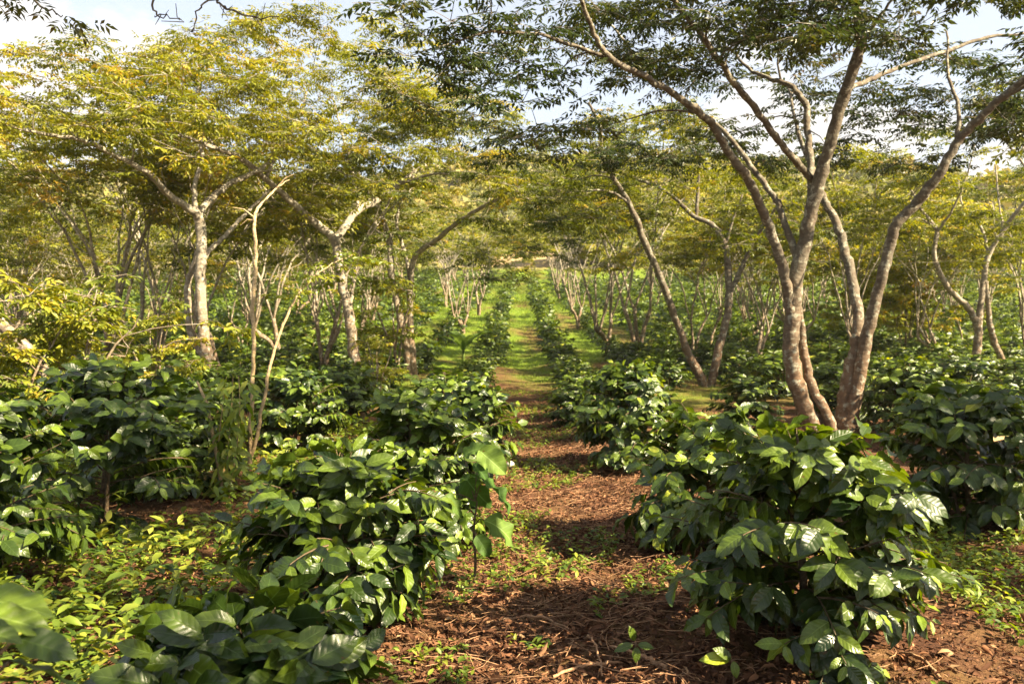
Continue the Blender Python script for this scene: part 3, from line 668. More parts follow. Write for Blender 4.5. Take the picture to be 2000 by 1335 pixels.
traced_tree(405, 15.5, [
  [(430, 810, 0, .17), (412, 745, 0, .15), (398, 650, 0, .13), (391, 560, 0, .125), (393, 490, 0, .12), (388, 425, 0, .115), (365, 405, -.3, .085), (330, 380, -.7, .075), (290, 340, -1.2, .065), (220, 300, -1.8, .055), (150, 272, -2.4, .042), (50, 255, -3.2, .025)],
  [(388, 428, 0, .085), (405, 395, .3, .08), (450, 358, .7, .07), (510, 330, 1.2, .06), (570, 280, 1.8, .045), (640, 240, 2.4, .025)],
  [(392, 560, 0, .07), (402, 498, .2, .065), (440, 460, .6, .055), (482, 415, 1.0, .045), (540, 360, 1.6, .03)],
  [(402, 700, 0, .09), (372, 650, .2, .085), (367, 560, .4, .08), (382, 508, .3, .07), (392, 470, .1, .05)],
  [(388, 430, 0, .06), (380, 370, .1, .055), (395, 300, .3, .045), (380, 220, .4, .03), (390, 160, .5, .018)]], 202,
  'shade tree whose mottled trunk leans and forks low behind the slender pale sapling', 6.7, 4.6, 4.2, 190, 1.9, 1.5, cx=-1.2, gap=-.7, bias=.66)
traced_tree(795, 21, [
  [(805, 775, 0, .16), (795, 690, 0, .14), (780, 610, 0, .13), (765, 540, .2, .11), (760, 470, .4, .1), (740, 410, .8, .08), (700, 340, 1.2, .06), (670, 280, 1.6, .04)],
  [(812, 770, 0, .13), (802, 650, 0, .11), (801, 560, -.1, .1), (812, 500, -.3, .09), (850, 470, -.8, .08), (900, 430, -1.4, .07), (960, 395, -2.2, .055), (1010, 365, -3, .03)],
  [(803, 560, -.1, .07), (790, 490, .1, .06), (775, 430, .3, .05), (800, 360, .6, .04), (830, 300, .8, .025)]], 203,
  'dark leaning shade tree with a long low limb reaching over the grassy lane', 7.2, 4.2, 4.2, 120, 3.0, 2.0, cx=1.0, gap=-.7, bias=.36)
traced_tree(1378, 19.5, [
  [(1382, 790, 0, .16), (1370, 740, 0, .14), (1345, 690, 0, .12), (1318, 620, -.1, .11), (1298, 560, -.2, .105), (1262, 480, -.4, .095), (1235, 410, -.7, .085), (1200, 350, -1, .075), (1178, 300, -1.3, .065), (1172, 250, -1.6, .05), (1150, 200, -2, .03)],
  [(1384, 785, 0, .14), (1395, 720, .1, .125), (1415, 640, .2, .12), (1424, 580, .3, .115), (1417, 480, .4, .1), (1390, 438, .6, .08), (1355, 422, .8, .07), (1310, 380, 1.1, .06), (1260, 355, 1.5, .05), (1195, 340, 2, .035), (1120, 325, 2.6, .02)],
  [(1360, 425, .8, .055), (1364, 350, .8, .05), (1367, 300, .8, .045), (1345, 265, .7, .04), (1320, 235, .6, .03), (1310, 180, .4, .02)],
  [(1424, 575, .3, .085), (1450, 520, .2, .075), (1472, 470, 0, .065), (1495, 435, -.2, .05), (1520, 400, -.5, .03)],
  [(1417, 480, .4, .05), (1432, 430, .3, .04), (1450, 380, .1, .025)],
  [(1180, 305, -1.3, .035), (1200, 270, -1.4, .03), (1230, 245, -1.6, .02)]], 204,
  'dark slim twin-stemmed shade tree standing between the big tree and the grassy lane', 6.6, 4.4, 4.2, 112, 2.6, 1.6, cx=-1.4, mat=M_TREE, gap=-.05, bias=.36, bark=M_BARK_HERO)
traced_tree(1905, 20, [
  [(1898, 760, 0, .14), (1905, 700, 0, .13), (1910, 640, 0, .12), (1890, 600, -.1, .09), (1850, 560, -.3, .08), (1825, 500, -.4, .07), (1828, 450, -.4, .06), (1800, 410, -.3, .045), (1770, 350, -.2, .03), (1750, 300, 0, .018)],
  [(1910, 645, 0, .1), (1918, 570, .1, .09), (1930, 500, .2, .08), (1960, 450, 0, .07), (2000, 395, -.3, .055), (2050, 330, -.6, .03)],
  [(1828, 455, -.4, .045), (1860, 410, -.7, .035), (1885, 350, -1, .025), (1905, 280, -1.2, .015)],
  [(1930, 500, .2, .05), (1915, 440, .5, .04), (1880, 400, .8, .03), (1870, 340, 1, .02)],
  [(1965, 720, .3, .1), (1940, 660, .2, .09), (1930, 600, .15, .08), (1925, 550, .1, .07)],
  [(1960, 455, 0, .04), (1950, 390, .3, .03), (1945, 320, .5, .02)]], 205,
  'thinly leaved shade tree with forked dark bare branches near the picture edge', 6.0, 4.0, 4.0, 85, 1.6, 1.6, cx=.4, gap=-.1, bias=.5, ntw=5)

# --- generic shade trees
def generic_tree(seed, ht, Rc, ncl, far=False, mat=None, bias=.45, rs=(.075, .11)):
    rng = R(seed); limbs = []
    hf = rng.uniform(.7, 1.7); lean = rng.normal(0, .12, 2); r0 = rng.uniform(*rs)
    nst = int(rng.integers(2, 4)); starts = []
    for k in range(nst):
        a = rng.uniform(0, 6.28); o = .25 * (nst > 1)
        p = [np.array([.12 * o * math.cos(a), .12 * o * math.sin(a), -.15]), np.array([.5 * o * math.cos(a) + lean[0] * .5, .5 * o * math.sin(a) + lean[1] * .5, hf * .55]), np.array([1.6 * o * math.cos(a) + lean[0] * 1.6, 1.6 * o * math.sin(a) + lean[1] * 1.6, hf + rng.uniform(-.2, .4)])]
        rr = r0 * (1 if nst == 1 else .78); limbs.append(smooth_line(p, [rr * 1.15, rr * .92, rr * .8], 5, .01, rng)); starts.append((p[-1], rr * .8, a))
    nl = int(rng.integers(6, 9)); a0 = rng.uniform(0, 6.28)
    for k in range(nl):
        s, rr, a = starts[k % nst]
        a = a0 + k * 2 * math.pi / nl + rng.normal(0, .3); rad = Rc * rng.uniform(.5, .75); zt = ht * rng.uniform(.78, .9)
        d = np.array([math.cos(a), math.sin(a), 0])
        p = [s - [0, 0, .05], s + d * rad * .22 + [0, 0, (zt - s[2]) * .38], s + d * rad * .55 + [0, 0, (zt - s[2]) * .72] + rng.normal(0, .12, 3), s + d * rad + [0, 0, zt - s[2]]]
        q = rr * rng.uniform(.55, .75); l = smooth_line(p, [q, q * .8, q * .5, .014], 5, .018, rng); limbs.append(l)
        for q8 in (5, 10, 13):
            m = l[0][q8]; a3 = a + rng.normal(0, 1.0); rr3 = rad * rng.uniform(.2, .5); d3 = np.array([math.cos(a3), math.sin(a3), 0]) * rr3
            limbs.append(smooth_line([m, m + d3 * .5 + [0, 0, rng.uniform(.1, .6)], m + d3 + [0, 0, rng.uniform(.2, 1.0)]], [l[1][q8] * .5, l[1][q8] * .3, .008], 4, .02, rng))
        m = l[0][7]; a2 = a + rng.choice([-1, 1]) * rng.uniform(.5, 1.1); d2 = np.array([math.cos(a2), math.sin(a2), 0])
        limbs.append(smooth_line([m, m + d2 * rad * .3 + [0, 0, (zt - m[2]) * .5], m + d2 * rad * .55 + [0, 0, (zt - m[2]) * 1.05]], [l[1][7] * .7, l[1][7] * .45, .012], 4, .015, rng))
    C = dome(rng, ncl, (lean[0] * 2, lean[1] * 2), Rc, Rc, ht, ht * .27, ht * .24, seed, gap=-.55)
    tb = Tubes(); C = grow(limbs, C, rng, tb, sides=7, maxlen=3)
    if far: kw = dict(ntw=5, ncl=3, npair=1, tw=.65, rach=.2, lf=(.20, .30), asp=.26, flat=.5, twigs=False)
    else: kw = dict(ntw=6, ncl=4, npair=2, tw=.6, rach=.18, lf=(.10, .155), asp=.23, flat=.45)
    cr = crown_mesh('tree_crown', C, rng, mat or M_TREE, tb, bias=bias, **kw)
    return tb.mesh('tree_trunk', M_BARK), cr

mid_t = [generic_tree(301, 6.6, 3.7, 95, bias=.66), generic_tree(302, 7.4, 4.0, 100, bias=.6), generic_tree(303, 6.0, 3.5, 75, bias=.55), generic_tree(304, 6.9, 3.8, 50, bias=.55)]
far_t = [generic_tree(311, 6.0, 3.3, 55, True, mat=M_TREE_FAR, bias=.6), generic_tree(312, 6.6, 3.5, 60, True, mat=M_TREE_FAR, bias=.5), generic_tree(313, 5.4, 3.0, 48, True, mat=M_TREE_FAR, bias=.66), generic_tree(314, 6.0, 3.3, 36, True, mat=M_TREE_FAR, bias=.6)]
slim_t = [generic_tree(341, 5.6, 2.9, 60, bias=.6, rs=(.05, .075)), generic_tree(342, 6.4, 3.1, 66, bias=.52, rs=(.055, .08)), generic_tree(343, 5.0, 2.6, 45, bias=.65, rs=(.045, .07))]
rng = R(400)
spots = [
 (200, 20, 'white-stemmed shade tree forking low in dark bushes, behind the yellowing shrub'),
 (318, 23, 'pale shade tree with crooked stems close behind the mottled leaning trunk'),
 (40, 27, 'shade tree far out at the picture edge over the yellowing shrub'),
 (-160, 17.5, 'shade tree whose crown fills the upper corner over the yellowing shrub'),
 (545, 28, 'pale multi-stemmed shade tree seen between the two stems of the slender sapling'),
 (612, 38, 'slim shade tree deep in the dark bushes between sapling and pale Y-forked tree'),
 (905, 37, 'white-stemmed shade tree beside the sunny grass lane, next to the bright banana plant'),
 (935, 46, 'pale shade tree on the grass lane, behind the white-stemmed tree beside the banana plant'),
 (1190, 29, 'slender shade tree with reddish lower trunk beside the first row across the path'),
 (1245, 26.5, 'pale forked shade tree with an orange-brown leaning stem behind the slender reddish one'),
 (1130, 40, 'pale shade tree leaning outward over the far row of bushes across the lane'),
 (1475, 37, 'white-stemmed shade tree framed between the twin-stemmed tree and the big tree'),
 (1545, 44, 'small white-stemmed shade tree seen just beside the big tree stem'),
 (1790, 43, 'pale shade tree among the yellow-green bushes behind the big tree'),
 (2010, 25, 'pale shade tree with crossing white branches at the picture edge'),
 (2200, 17, 'shade tree whose crown closes the upper corner above the fallen branch'),
]
tree_xy = []
for k, (px, d, lab) in enumerate(spots):
    g = G(px, d); m = mid_t[k % 4]
    tree_thing('shade_tree', g, m[0], m[1], lab, rz=rng.uniform(0, 6.28), s=rng.uniform(.9, 1.08) * (.84 if px < 0 else 1))
    tree_xy.append((g[0], g[1]))
tree_xy += [(G(p, d)[0], d) for p, d in [(700, 18), (405, 15.5), (795, 21), (1378, 19.5), (1905, 20), (1640, 11.3)]]
for side, a, b, n in (('left', -60, 800, 17), ('right', 1150, 2000, 12)):
    k = t = 0
    while k < n and t < 400:
        t += 1; d = rng.uniform(19, 40); g = G(rng.uniform(a, b), d)
        if any((g[0] - p) ** 2 + (g[1] - q) ** 2 < 1.9 ** 2 for p, q in tree_xy) or abs(g[0]) < 3.0: continue
        tree_xy.append((g[0], g[1])); m = slim_t[k % 3]; k += 1
        tree_thing('shade_tree', g, m[0], m[1], f'slender many-stemmed shade tree in the crowd of thin trees {side} of the grassy lane', f'thin shade trees crowding {side} of the lane', rz=rng.uniform(0, 6.28), s=rng.uniform(.85, 1.15))
n_far = 0
for yy in np.arange(26, 98, 6.4):
    for xx in np.arange(-70, 71, 6.6):
        x = xx + rng.uniform(-1.6, 1.6); y = yy + rng.uniform(-1.6, 1.6)
        if abs(x) > .66 * y + 3: continue
        if -2.3 < x < 2.3 and y < 82: continue
        if any((x - a) ** 2 + (y - b) ** 2 < 3.2 ** 2 for a, b in tree_xy): continue
        if rng.random() < (.8 if -.5 < x < 8 and y < 62 else .25): continue
        tree_xy.append((x, y))
        side = 'left' if x < 0 else 'right'
        m = far_t[int(rng.integers(4))]
        band = 'halfway up' if y < 60 else 'high on'
        o = tree_thing('shade_tree', (x, y, H(x, y)), m[0], m[1], f'small pale-stemmed shade tree {band} the far slope, {side} of the grassy lane', f'shade trees {band} the far slope {side} of the lane', rz=rng.uniform(0, 6.28), s=rng.uniform(.85, 1.15))
        n_far += 1
print('FAR TREES', n_far)

# trees behind and beside the photographer, whose shade falls on the foreground
SH = [generic_tree(321, 6.2, 3.2, 62, bias=.4), generic_tree(322, 7.8, 2.1, 75, bias=.4)]  # the second is an unseen tall tree, added and shaped for its shade
for x, y, s, rz, lab in [(2.75, -.5, .68, .3, 'shade tree behind the camera whose outer twigs shade the low dark bush'), (2.4, 2.5, 1.0, 1.0, 'tall unseen shade tree, added so its crown shades the second row across the path'), (8.6, 3.9, .8, 2.0, 'shade tree beyond the picture edge shading the fallen branch')]:
    k = int(s == 1.0); tree_thing('shade_tree', (x, y, H(x, y)), SH[k][0], SH[k][1], lab, rz=rz, s=s)

# far wood on the hill
rng = R(500)
cr = []
for s in range(4):
    r = R(510 + s); n = 260
    p = norm(r.normal(0, 1, (n, 3))) * (r.uniform(.5, 1, (n, 1)) ** .5) * [1, 1, .62]
    p = p * (1 + .25 * lowfreq(p * 2, s)[:, None] * .4) + [0, 0, .9]
    V, Fq, T = diamonds(p, r.normal(0, 1, (n, 3)), r.normal(0, 1, (n, 3)) + [0, 0, 1], r.uniform(.3, .5, n), .32, np.clip(r.normal(.5, .15, n), 0, 1)); cr.append((V, Fq, T))
pl = []
for k in range(1500):
    y = 96 + 125 * rng.random() ** .8; x = rng.uniform(-.72, .72) * y
    dens = math.sin(x * .045 + 1) + math.sin(y * .06 + x * .02)
    if dens < -.55 and rng.random() < .85: continue
    if y < 116 and -4 < x < 7: continue
    if abs(x - (-13)) < 9 and 150 < y < 172: continue
    c = cr[int(rng.integers(4))]; T = np.clip(c[2] + rng.normal(0, .2), 0, 1)
    pl.append(((c[0], c[1], T), (x, y, float(H(x, y)) - .2, rng.uniform(0, 6.28), rng.uniform(2.0, 4.2))))
o = link('hillside_wood', scatter_mesh('hillside_wood', None, pl, M_WOOD)); tag(o, 'far-off yellow-green woodland covering the hillside behind the plantation', 'woodland', kind='stuff')

# ------------------------------------------------------------------ ground sheet
def steps(a):
    out = [np.arange(s, e, d) for s, e, d in a]; return np.concatenate(out + [[a[-1][1]]])
gx = steps([(-320, -60, 10), (-60, -12, 2), (-12, -4, .4), (-4, 4, .07), (4, 12, .4), (12, 60, 2), (60, 320, 10)])
gy = steps([(-40, 0, 2), (0, 2, .2), (2, 12, .07), (12, 30, .4), (30, 110, 1.5), (110, 330, 4)])
X, Yg = np.meshgrid(gx, gy); rng = R(9)
Z = H(X, Yg) + np.where((np.abs(X) < 4) & (Yg < 12) & (Yg > 2), rng.normal(0, .006, X.shape), 0)
V = np.stack([X, Yg, Z], -1).reshape(-1, 3)
ny, nx = X.shape; i = (np.arange(ny - 1)[:, None] * nx + np.arange(nx - 1)[None]).reshape(-1)
Fq = np.stack([i, i + 1, i + nx + 1, i + nx], -1)
def grassiness(x, y):
    n = .5 * np.sin(x * 1.3 + .3 * y) + .4 * np.sin(y * .9 - x * .7 + 2) + .3 * np.sin(x * 3.1 + y * 2.3)
    y = y + np.where(np.abs(x - .1) > 1.0, 7.0, 0)
    n2 = .6 * np.sin(x * 5.3 + 1.7 * y) + .5 * np.sin(y * 4.1 - x * 2.2) + .8 * np.sin(x * .9 + y * .37)
    return np.clip((y - 20 + 4.0 * n + 2.5 * n2) / 7, 0, 1) * np.clip(.8 + .35 * n - .35 * n2 * (y < 75) + .3 * np.sin(x * 2.3 - y * .8) * np.sin(y * .55 + 1), .1, 1)
grs = grassiness(X, Yg).ravel()
dry = (np.clip(1 - np.hypot((X - 1.5) / 7, (Yg - 106) / 10), 0, 1) * 3).clip(0, 1) + (np.clip(1 - np.hypot((X + 13) / 10, (Yg - 161) / 14), 0, 1) * 3).clip(0, 1) + np.clip((Yg - 94) / 8, 0, 1) * .45
me = mesh_from('ground', V, [Fq], None or [], tone=grs)
a = me.attributes.new('dry', 'FLOAT', 'POINT'); a.data.foreach_set('value', np.clip(dry, 0, 1).ravel().astype(np.float32))
m, nt, N = new_mat('soil'); L = nt.links.new
tc = N('ShaderNodeTexCoord')
def noise(s, d=5, r=.6):
    n = N('ShaderNodeTexNoise'); n.inputs['Scale'].default_value = s; n.inputs['Detail'].default_value = d; n.inputs['Roughness'].default_value = r; L(tc.outputs['Object'], n.inputs['Vector']); return n
n1 = noise(2.2); n2 = noise(38, 6, .7); n3 = noise(.35, 4)
r1 = ramp(nt, [(.3, (.042, .020, .012)), (.5, (.11, .050, .027)), (.7, (.22, .11, .058))]); 
ad = N('ShaderNodeMath', operation='MULTIPLY_ADD'); L(n1.outputs[0], ad.inputs[0]); ad.inputs[1].default_value = .45
mu = N('ShaderNodeMath', operation='MULTIPLY'); L(n2.outputs[0], mu.inputs[0]); mu.inputs[1].default_value = .55; L(mu.outputs[0], ad.inputs[2]); L(ad.outputs[0], r1.inputs[0])
r2 = ramp(nt, [(.3, (.05, .08, .010)), (.5, (.11, .18, .012)), (.7, (.21, .24, .03))]); L(n2.outputs[0], r2.inputs[0])
at = N('ShaderNodeAttribute', attribute_name='tone'); ga = N('ShaderNodeMath', operation='MULTIPLY_ADD', use_clamp=True)
L(n1.outputs[0], ga.inputs[0]); ga.inputs[1].default_value = .5; gs = N('ShaderNodeMath', operation='SUBTRACT'); L(at.outputs['Fac'], gs.inputs[0]); gs.inputs[1].default_value = .2; L(gs.outputs[0], ga.inputs[2])
mx = N('ShaderNodeMix', data_type='RGBA'); L(ga.outputs[0], mx.inputs[0]); L(r1.outputs[0], mx.inputs[6]); L(r2.outputs[0], mx.inputs[7])
r3 = ramp(nt, [(.35, (.20, .17, .06)), (.6, (.42, .29, .17))]); L(n3.outputs[0], r3.inputs[0])
a2 = N('ShaderNodeAttribute', attribute_name='dry')
m2 = N('ShaderNodeMix', data_type='RGBA'); L(a2.outputs['Fac'], m2.inputs[0]); L(mx.outputs[2], m2.inputs[6]); L(r3.outputs[0], m2.inputs[7])
pb = N('ShaderNodeBsdfPrincipled'); pb.inputs['Roughness'].default_value = .95; pb.inputs['Specular IOR Level'].default_value = .15; L(m2.outputs[2], pb.inputs['Base Color'])
bp = N('ShaderNodeBump'); bp.inputs['Strength'].default_value = .8; bp.inputs['Distance'].default_value = .03; L(n2.outputs[0], bp.inputs['Height']); L(bp.outputs[0], pb.inputs['Normal'])
ou = N('ShaderNodeOutputMaterial'); L(pb.outputs[0], ou.inputs[0])
me.materials.append(m)
tag(link('ground', me), kind='structure')

# ------------------------------------------------------------------ litter, weeds, grass
rng = R(600)
def pts_in_view(n, y0, y1, powr, xl=None):
    y = y0 + (y1 - y0) * rng.random(n) ** powr
    x = rng.uniform(-.68, .68, n) * y
    if xl is not None: x = rng.uniform(xl[0], xl[1], n)
    return x, y

# dead leaves
x1, y1 = pts_in_view(60000, 1.8, 14, 1.6); x2, y2 = pts_in_view(42000, 2.2, 16, 1.7, (-.9, 1.5))
x = np.concatenate([x1, x2]); y = np.concatenate([y1, y2]); n = len(x)
z = H(x, y) + rng.uniform(.002, .025, n)
a = rng.uniform(0, 6.28, n); el = rng.normal(.05, .3, n)
fv = np.stack([np.cos(a) * np.cos(el), np.sin(a) * np.cos(el), np.sin(el)], 1); up = rng.normal(0, .45, (n, 3)) + [0, 0, 1]
l = rng.uniform(.013, .05, n) * np.where(rng.random(n) < .1, 1.9, 1)
V, Fq, T, _ = blades(np.stack([x, y, z], 1), fv, up, l, rng.uniform(-.1, 1.6, n), np.clip(rng.normal(.45, .22, n), 0, 1), nu=3, nv=4, asp=.17, fold=.7, rng=rng)
tag(link('leaf_litter', mesh_from('leaf_litter', V, [Fq], M_LITTER, tone=T)), 'reddish brown dead leaves strewn over the path and under the bushes', 'leaf litter', kind='stuff')
# straws and fine twigs
tb = Tubes()
for k in range(3600):
    y = 1.9 + 11 * rng.random() ** 1.7; x = rng.uniform(-.9, 1.6) if rng.random() < .72 else rng.uniform(-.66, .66) * y
    a = rng.normal(.25, .8); ln = rng.uniform(.04, .2) * (1 + .8 * (rng.random() < .1)); d = np.array([math.cos(a), math.sin(a)]); c = rng.normal(0, .12) * ln
    s = np.linspace(-.5, .5, 4)
    px = x + d[0] * ln * s - d[1] * c * (s ** 2 * 4); py = y + d[1] * ln * s + d[0] * c * (s ** 2 * 4)
    pz = H(px, py) + .012 + rng.uniform(0, .035) + rng.normal(0, .05) * ln * s * 2
    tb.add(np.stack([px, py, np.maximum(pz, H(px, py) + .004)], 1), rng.uniform(.0009, .0024) * np.array([1, 1, .9, .6]), 4, tone=rng.random())
tag(link('dry_straw', tb.mesh('dry_straw', M_STRAW)), 'pale straw and fine dry twigs scattered across the brown path', 'straw', kind='stuff')

# low weeds
def weeds(n, f, l=(.03, .06), nl=6, hgt=.09):
    B, Fv, U, L, K, T = [], [], [], [], [], []
    c = 0; tries = 0
    while c < n and tries < n * 40:
        tries += 1; x, y = f()
        g = float(H(x, y)); c += 1; hh = rng.uniform(.3, 1.2) * hgt; tone = np.clip(rng.normal(.5, .2), 0, 1)
        for k in range(nl):
            a = rng.uniform(0, 6.28); q = rng.uniform(.25, 1); e = rng.uniform(-.1, .9)
            B.append([x + rng.normal(0, .012), y + rng.normal(0, .012), g + hh * q]); Fv.append([math.cos(a) * math.cos(e), math.sin(a) * math.cos(e), math.sin(e)])
            U.append([rng.normal(0, .3), rng.normal(0, .3), 1]); L.append(rng.uniform(*l)); K.append(rng.uniform(.2, 1.2)); T.append(np.clip(tone + rng.normal(0, .12), 0, 1))
    return blades(B, Fv, U, np.array(L), np.array(K), np.array(T), nu=3, nv=4, asp=.22, fold=.3, rng=rng)[:3]
def patchy(x, y, sd=0):
    return math.sin(x * 2.7 + sd) + math.sin(y * 2.1 + sd * 2 + x) + .7 * math.sin(x * 6.1 - y * 4.7)
def f_left():
    while True:
        y = 2.3 + 10 * rng.random() ** 1.4; x = rng.uniform(-6.5, -1.15)
        if x > -.68 * y - .3 and patchy(x, y) > -.9: return x, y
def f_path():
    while True:
        y = 2.3 + 16 * rng.random() ** 1.3; x = rng.uniform(-1.0, 1.5)
        w = patchy(x, y, 1.3) + (1.3 if x < -.25 else 0) - (.9 if y < 3.7 and x > -.2 else 0)
        if w > .75: return x, y
def f_right():
    while True:
        y = rng.uniform(2.6, 9); x = rng.uniform(1.5, 5)
        if x < .68 * y + .2 and patchy(x, y, .4) > .1: return x, y
W = [weeds(3400, f_left, (.025, .07), 7, .13), weeds(900, f_left, (.05, .11), 9, .30), weeds(2600, f_path, (.02, .055), 6, .08), weeds(1700, f_right, (.025, .065), 6, .11)]
V, Fq, T, _ = cat(W)
tag(link('ground_weeds', mesh_from('ground_weeds', V, [Fq], M_WEED, tone=T)), 'low bright green weeds sprouting through the leaf litter', 'weeds', kind='stuff')

# grass of the sunny lanes
n = 150000
y = 9 + 72 * rng.random(n) ** 1.15; x = rng.uniform(-.5, .5, n) * np.minimum(y, 34) * .95
kp = (rng.random(n) < grassiness(x, y) * .97 + .03 * (np.abs(x) < 1.4)); x, y = x[kp], y[kp]; n = len(x)
z = H(x, y); a = rng.uniform(0, 6.28, n); sc_ = np.clip(y / 26, .6, 2.6)
hh = rng.uniform(.05, .14, n) * sc_ ** .6; w = .006 * sc_
e1 = np.stack([np.cos(a) * w, np.sin(a) * w, 0 * a], 1); b = np.stack([x, y, z], 1); tip = b + np.stack([rng.normal(0, .035, n) * sc_, rng.normal(0, .035, n) * sc_, hh], 1)
V = np.stack([b - e1, b + e1, tip], 1).reshape(-1, 3); Fq = np.arange(n * 3).reshape(-1, 3)
T = np.repeat(np.clip(rng.normal(.5, .2, n), 0, 1), 3)
tag(link('lane_grass', mesh_from('lane_grass', V, [Fq], M_GRASS, tone=T, smooth=False)), 'bright green grass growing in the lanes between the coffee rows', 'grass', kind='stuff')

# ------------------------------------------------------------------ single plants and objects
# slender sapling: two pale stems
def sapling():
    Y = 7.4; g = G(487, Y); o = empty('slender_sapling', g); tag(o, 'slender sapling with two bare pale stems, one straight and one bowed outward', 'sapling')
    for i, ln in enumerate([[(488, 905, 0, .030), (491, 800, 0, .026), (495, 700, 0, .025), (494, 600, 0, .024), (500, 500, 0, .022), (497, 425, 0, .020), (515, 395, .1, .014), (540, 368, .2, .01), (565, 350, .3, .005)],
               [(488, 900, 0, .026), (505, 840, 0, .022), (522, 740, .1, .02), (540, 670, .15, .018), (568, 600, .2, .016), (597, 556, .3, .013), (640, 520, .4, .009), (690, 496, .5, .005)]]):
        p, r = smooth_line(np.array([P(a, b, Y + c) for a, b, c, d in ln]) - g, [q[3] for q in ln], 6, .004, R(i))
        t = Tubes(); t.add(p, r * .78, 8)
        if i == 0:
            for (q, e) in [((497, 425), (455, 405)), ((497, 430), (470, 440)), ((540, 368), (575, 340))]:
                t.add(np.array([P(*q, Y), (P(*q, Y) + P(*e, Y)) / 2 + [0, 0, .03], P(*e, Y)]) - g, [.008, .006, .003], 5)
        link('stem', t.mesh('sapling_stem', M_PALE), o)
    r = R(21); C = np.array([P(*q) for q in [(610, 540, Y + .35), (650, 515, Y + .4), (690, 500, Y + .5), (560, 575, Y + .25), (720, 510, Y + .6), (670, 540, Y + .5)]]) - g
    t = Tubes(); link('leaves', crown_mesh('sapling_leaves', C, r, M_YELLOW, t, bias=.45, twigs=False, ntw=4, ncl=4, npair=2, tw=.28, rach=.09, lf=(.05, .08), asp=.22), o)
sapling()

# hanging narrow-leaved climber on a dead stick
def climber():
    Y = 6.9; g = G(440, Y); o = empty('climbing_plant', g); tag(o, 'bright green narrow-leaved climber hanging in a tall clump beside the sapling foot', 'climber')
    r = R(31); n = 300; q = r.random(n); px = 455 + r.normal(0, 22, n) * (1 - .3 * q) - 25 * q; py = 735 + 235 * q
    b = np.array([P(a, c, Y + e) for a, c, e in zip(px, py, r.normal(0, .12, n))]) - g
    a = r.uniform(0, 6.28, n); fv = np.stack([np.cos(a), np.sin(a), -r.uniform(-.1, 1.3, n)], 1)
    V, Fq, T, _ = blades(b, fv, r.normal(0, .3, (n, 3)) + [0, -.6, .8], r.uniform(.08, .15, n), .5, np.clip(r.normal(.6, .15, n), 0, 1), nu=3, nv=5, asp=.16, rng=r)
    link('leaves', mesh_from('climber_leaves', V, [Fq], M_WEED, tone=T), o)
    t = Tubes()
    for dx in (-18, 0, 16):
        pts = np.array([P(440 + dx * .3, 960, Y), P(445 + dx, 880, Y), P(452 + dx, 800, Y), P(455 + dx * .7, 735, Y)]) - g; pts[0][2] = -.03
        t.add(*smooth_line(pts, [.007, .006, .005, .003], 4), 5)
    t.add(np.array([P(436, 965, Y), P(405, 790, Y + .1), P(385, 745, Y + .2)]) - g, [.016, .014, .01], 6)
    link('stem', t.mesh('climber_stem', M_PALE), o)
climber()

# broad pale weed
def broad_weed():
    Y = 4.75; g = G(925, Y); o = empty('broad_leaved_weed', g); tag(o, 'broad-leaved pale green weed with large drooping leaves at the path edge', 'weed')
    # base px, tip px, depths, tilt
    spec = [((905, 925), (945, 990), 0, -.2), ((935, 878), (980, 915), .05, .1), ((930, 930), (895, 935), -.05, -.1), ((942, 940), (1018, 978), -.1, .1), ((912, 1000), (905, 1058), -.18, -.3), ((870, 965), (912, 1000), -.1, -.2), ((945, 1015), (1022, 1040), -.15, .1), ((930, 1045), (960, 1085), -.22, -.1), ((905, 890), (935, 865), .1, .2), ((925, 905), (950, 930), 0, .2)]
    b = np.array([P(*s[0], Y + s[2]) for s in spec]) - g; e = np.array([P(*s[1], Y + s[2] - .04) for s in spec]) - g
    r = R(8); up = np.array([[s[3], -.45, .9] for s in spec]) + r.normal(0, .4, (len(spec), 3))
    Ls = np.linalg.norm(e - b, axis=1) * 1.1
    V, Fq, T, uv = cat([blades(b[k:k + 1], (e - b)[k:k + 1], up[k:k + 1], Ls[k] * r.uniform(.85, 1.15), r.uniform(.3, 1.3), r.uniform(.0, 1, 1), nu=9, nv=14, asp=r.uniform(.27, .38), fold=.3, quilt=.012, wave=.09, rng=r, blunt=.5) for k in range(len(b))])
    link('leaves', mesh_from('broad_leaves', V, [Fq], M_BROAD, tone=T, uv=uv), o)
    t = Tubes(); st = np.array([[0, 0, -.04], [.01, 0, .15], [.0, 0, .32], [.02, 0, .5]]); t.add(*smooth_line(st, [.010, .009, .008, .005], 4), 6)
    for q in b:
        s = np.array([.01, 0, np.clip(q[2] - .06, .02, .5)]); t.add([s, (s + q) / 2 + [0, 0, .02], q], [.004, .0035, .003], 5)
    link('stem', t.mesh('broad_stem', M_STEM), o)
broad_weed()

# low sprout of the big coffee bush's neighbour at the bottom
def sprout(px, py, Y, spec, label, tone):
    g = G(px, Y); o = empty('coffee_seedling', g); tag(o, label, 'seedling')
    b = np.array([P(*s[0], Y) for s in spec]) - g; e = np.array([P(*s[1], Y - .02) for s in spec]) - g; r = R(int(px))
    V, Fq, T, uv = blades(b, e - b, np.tile([0, -.7, .7], (len(b), 1)), np.linalg.norm(e - b, axis=1) * 1.1, .4, np.array(tone), nu=7, nv=14, asp=.24, quilt=.012, wave=.02, rng=r)
    link('leaves', mesh_from('seedling_leaves', V, [Fq], M_COFFEE, tone=T, uv=uv), o)
    t = Tubes(); top = b.mean(0); t.add(*smooth_line([[0, 0, -.03], top * .5 + [.01, 0, 0], top], [.004, .0035, .003], 4), 5)
    for q in b: t.add([top, (top + q) / 2, q], [.003, .0025, .002], 4)
    link('stem', t.mesh('seedling_stem', M_STEM), o)
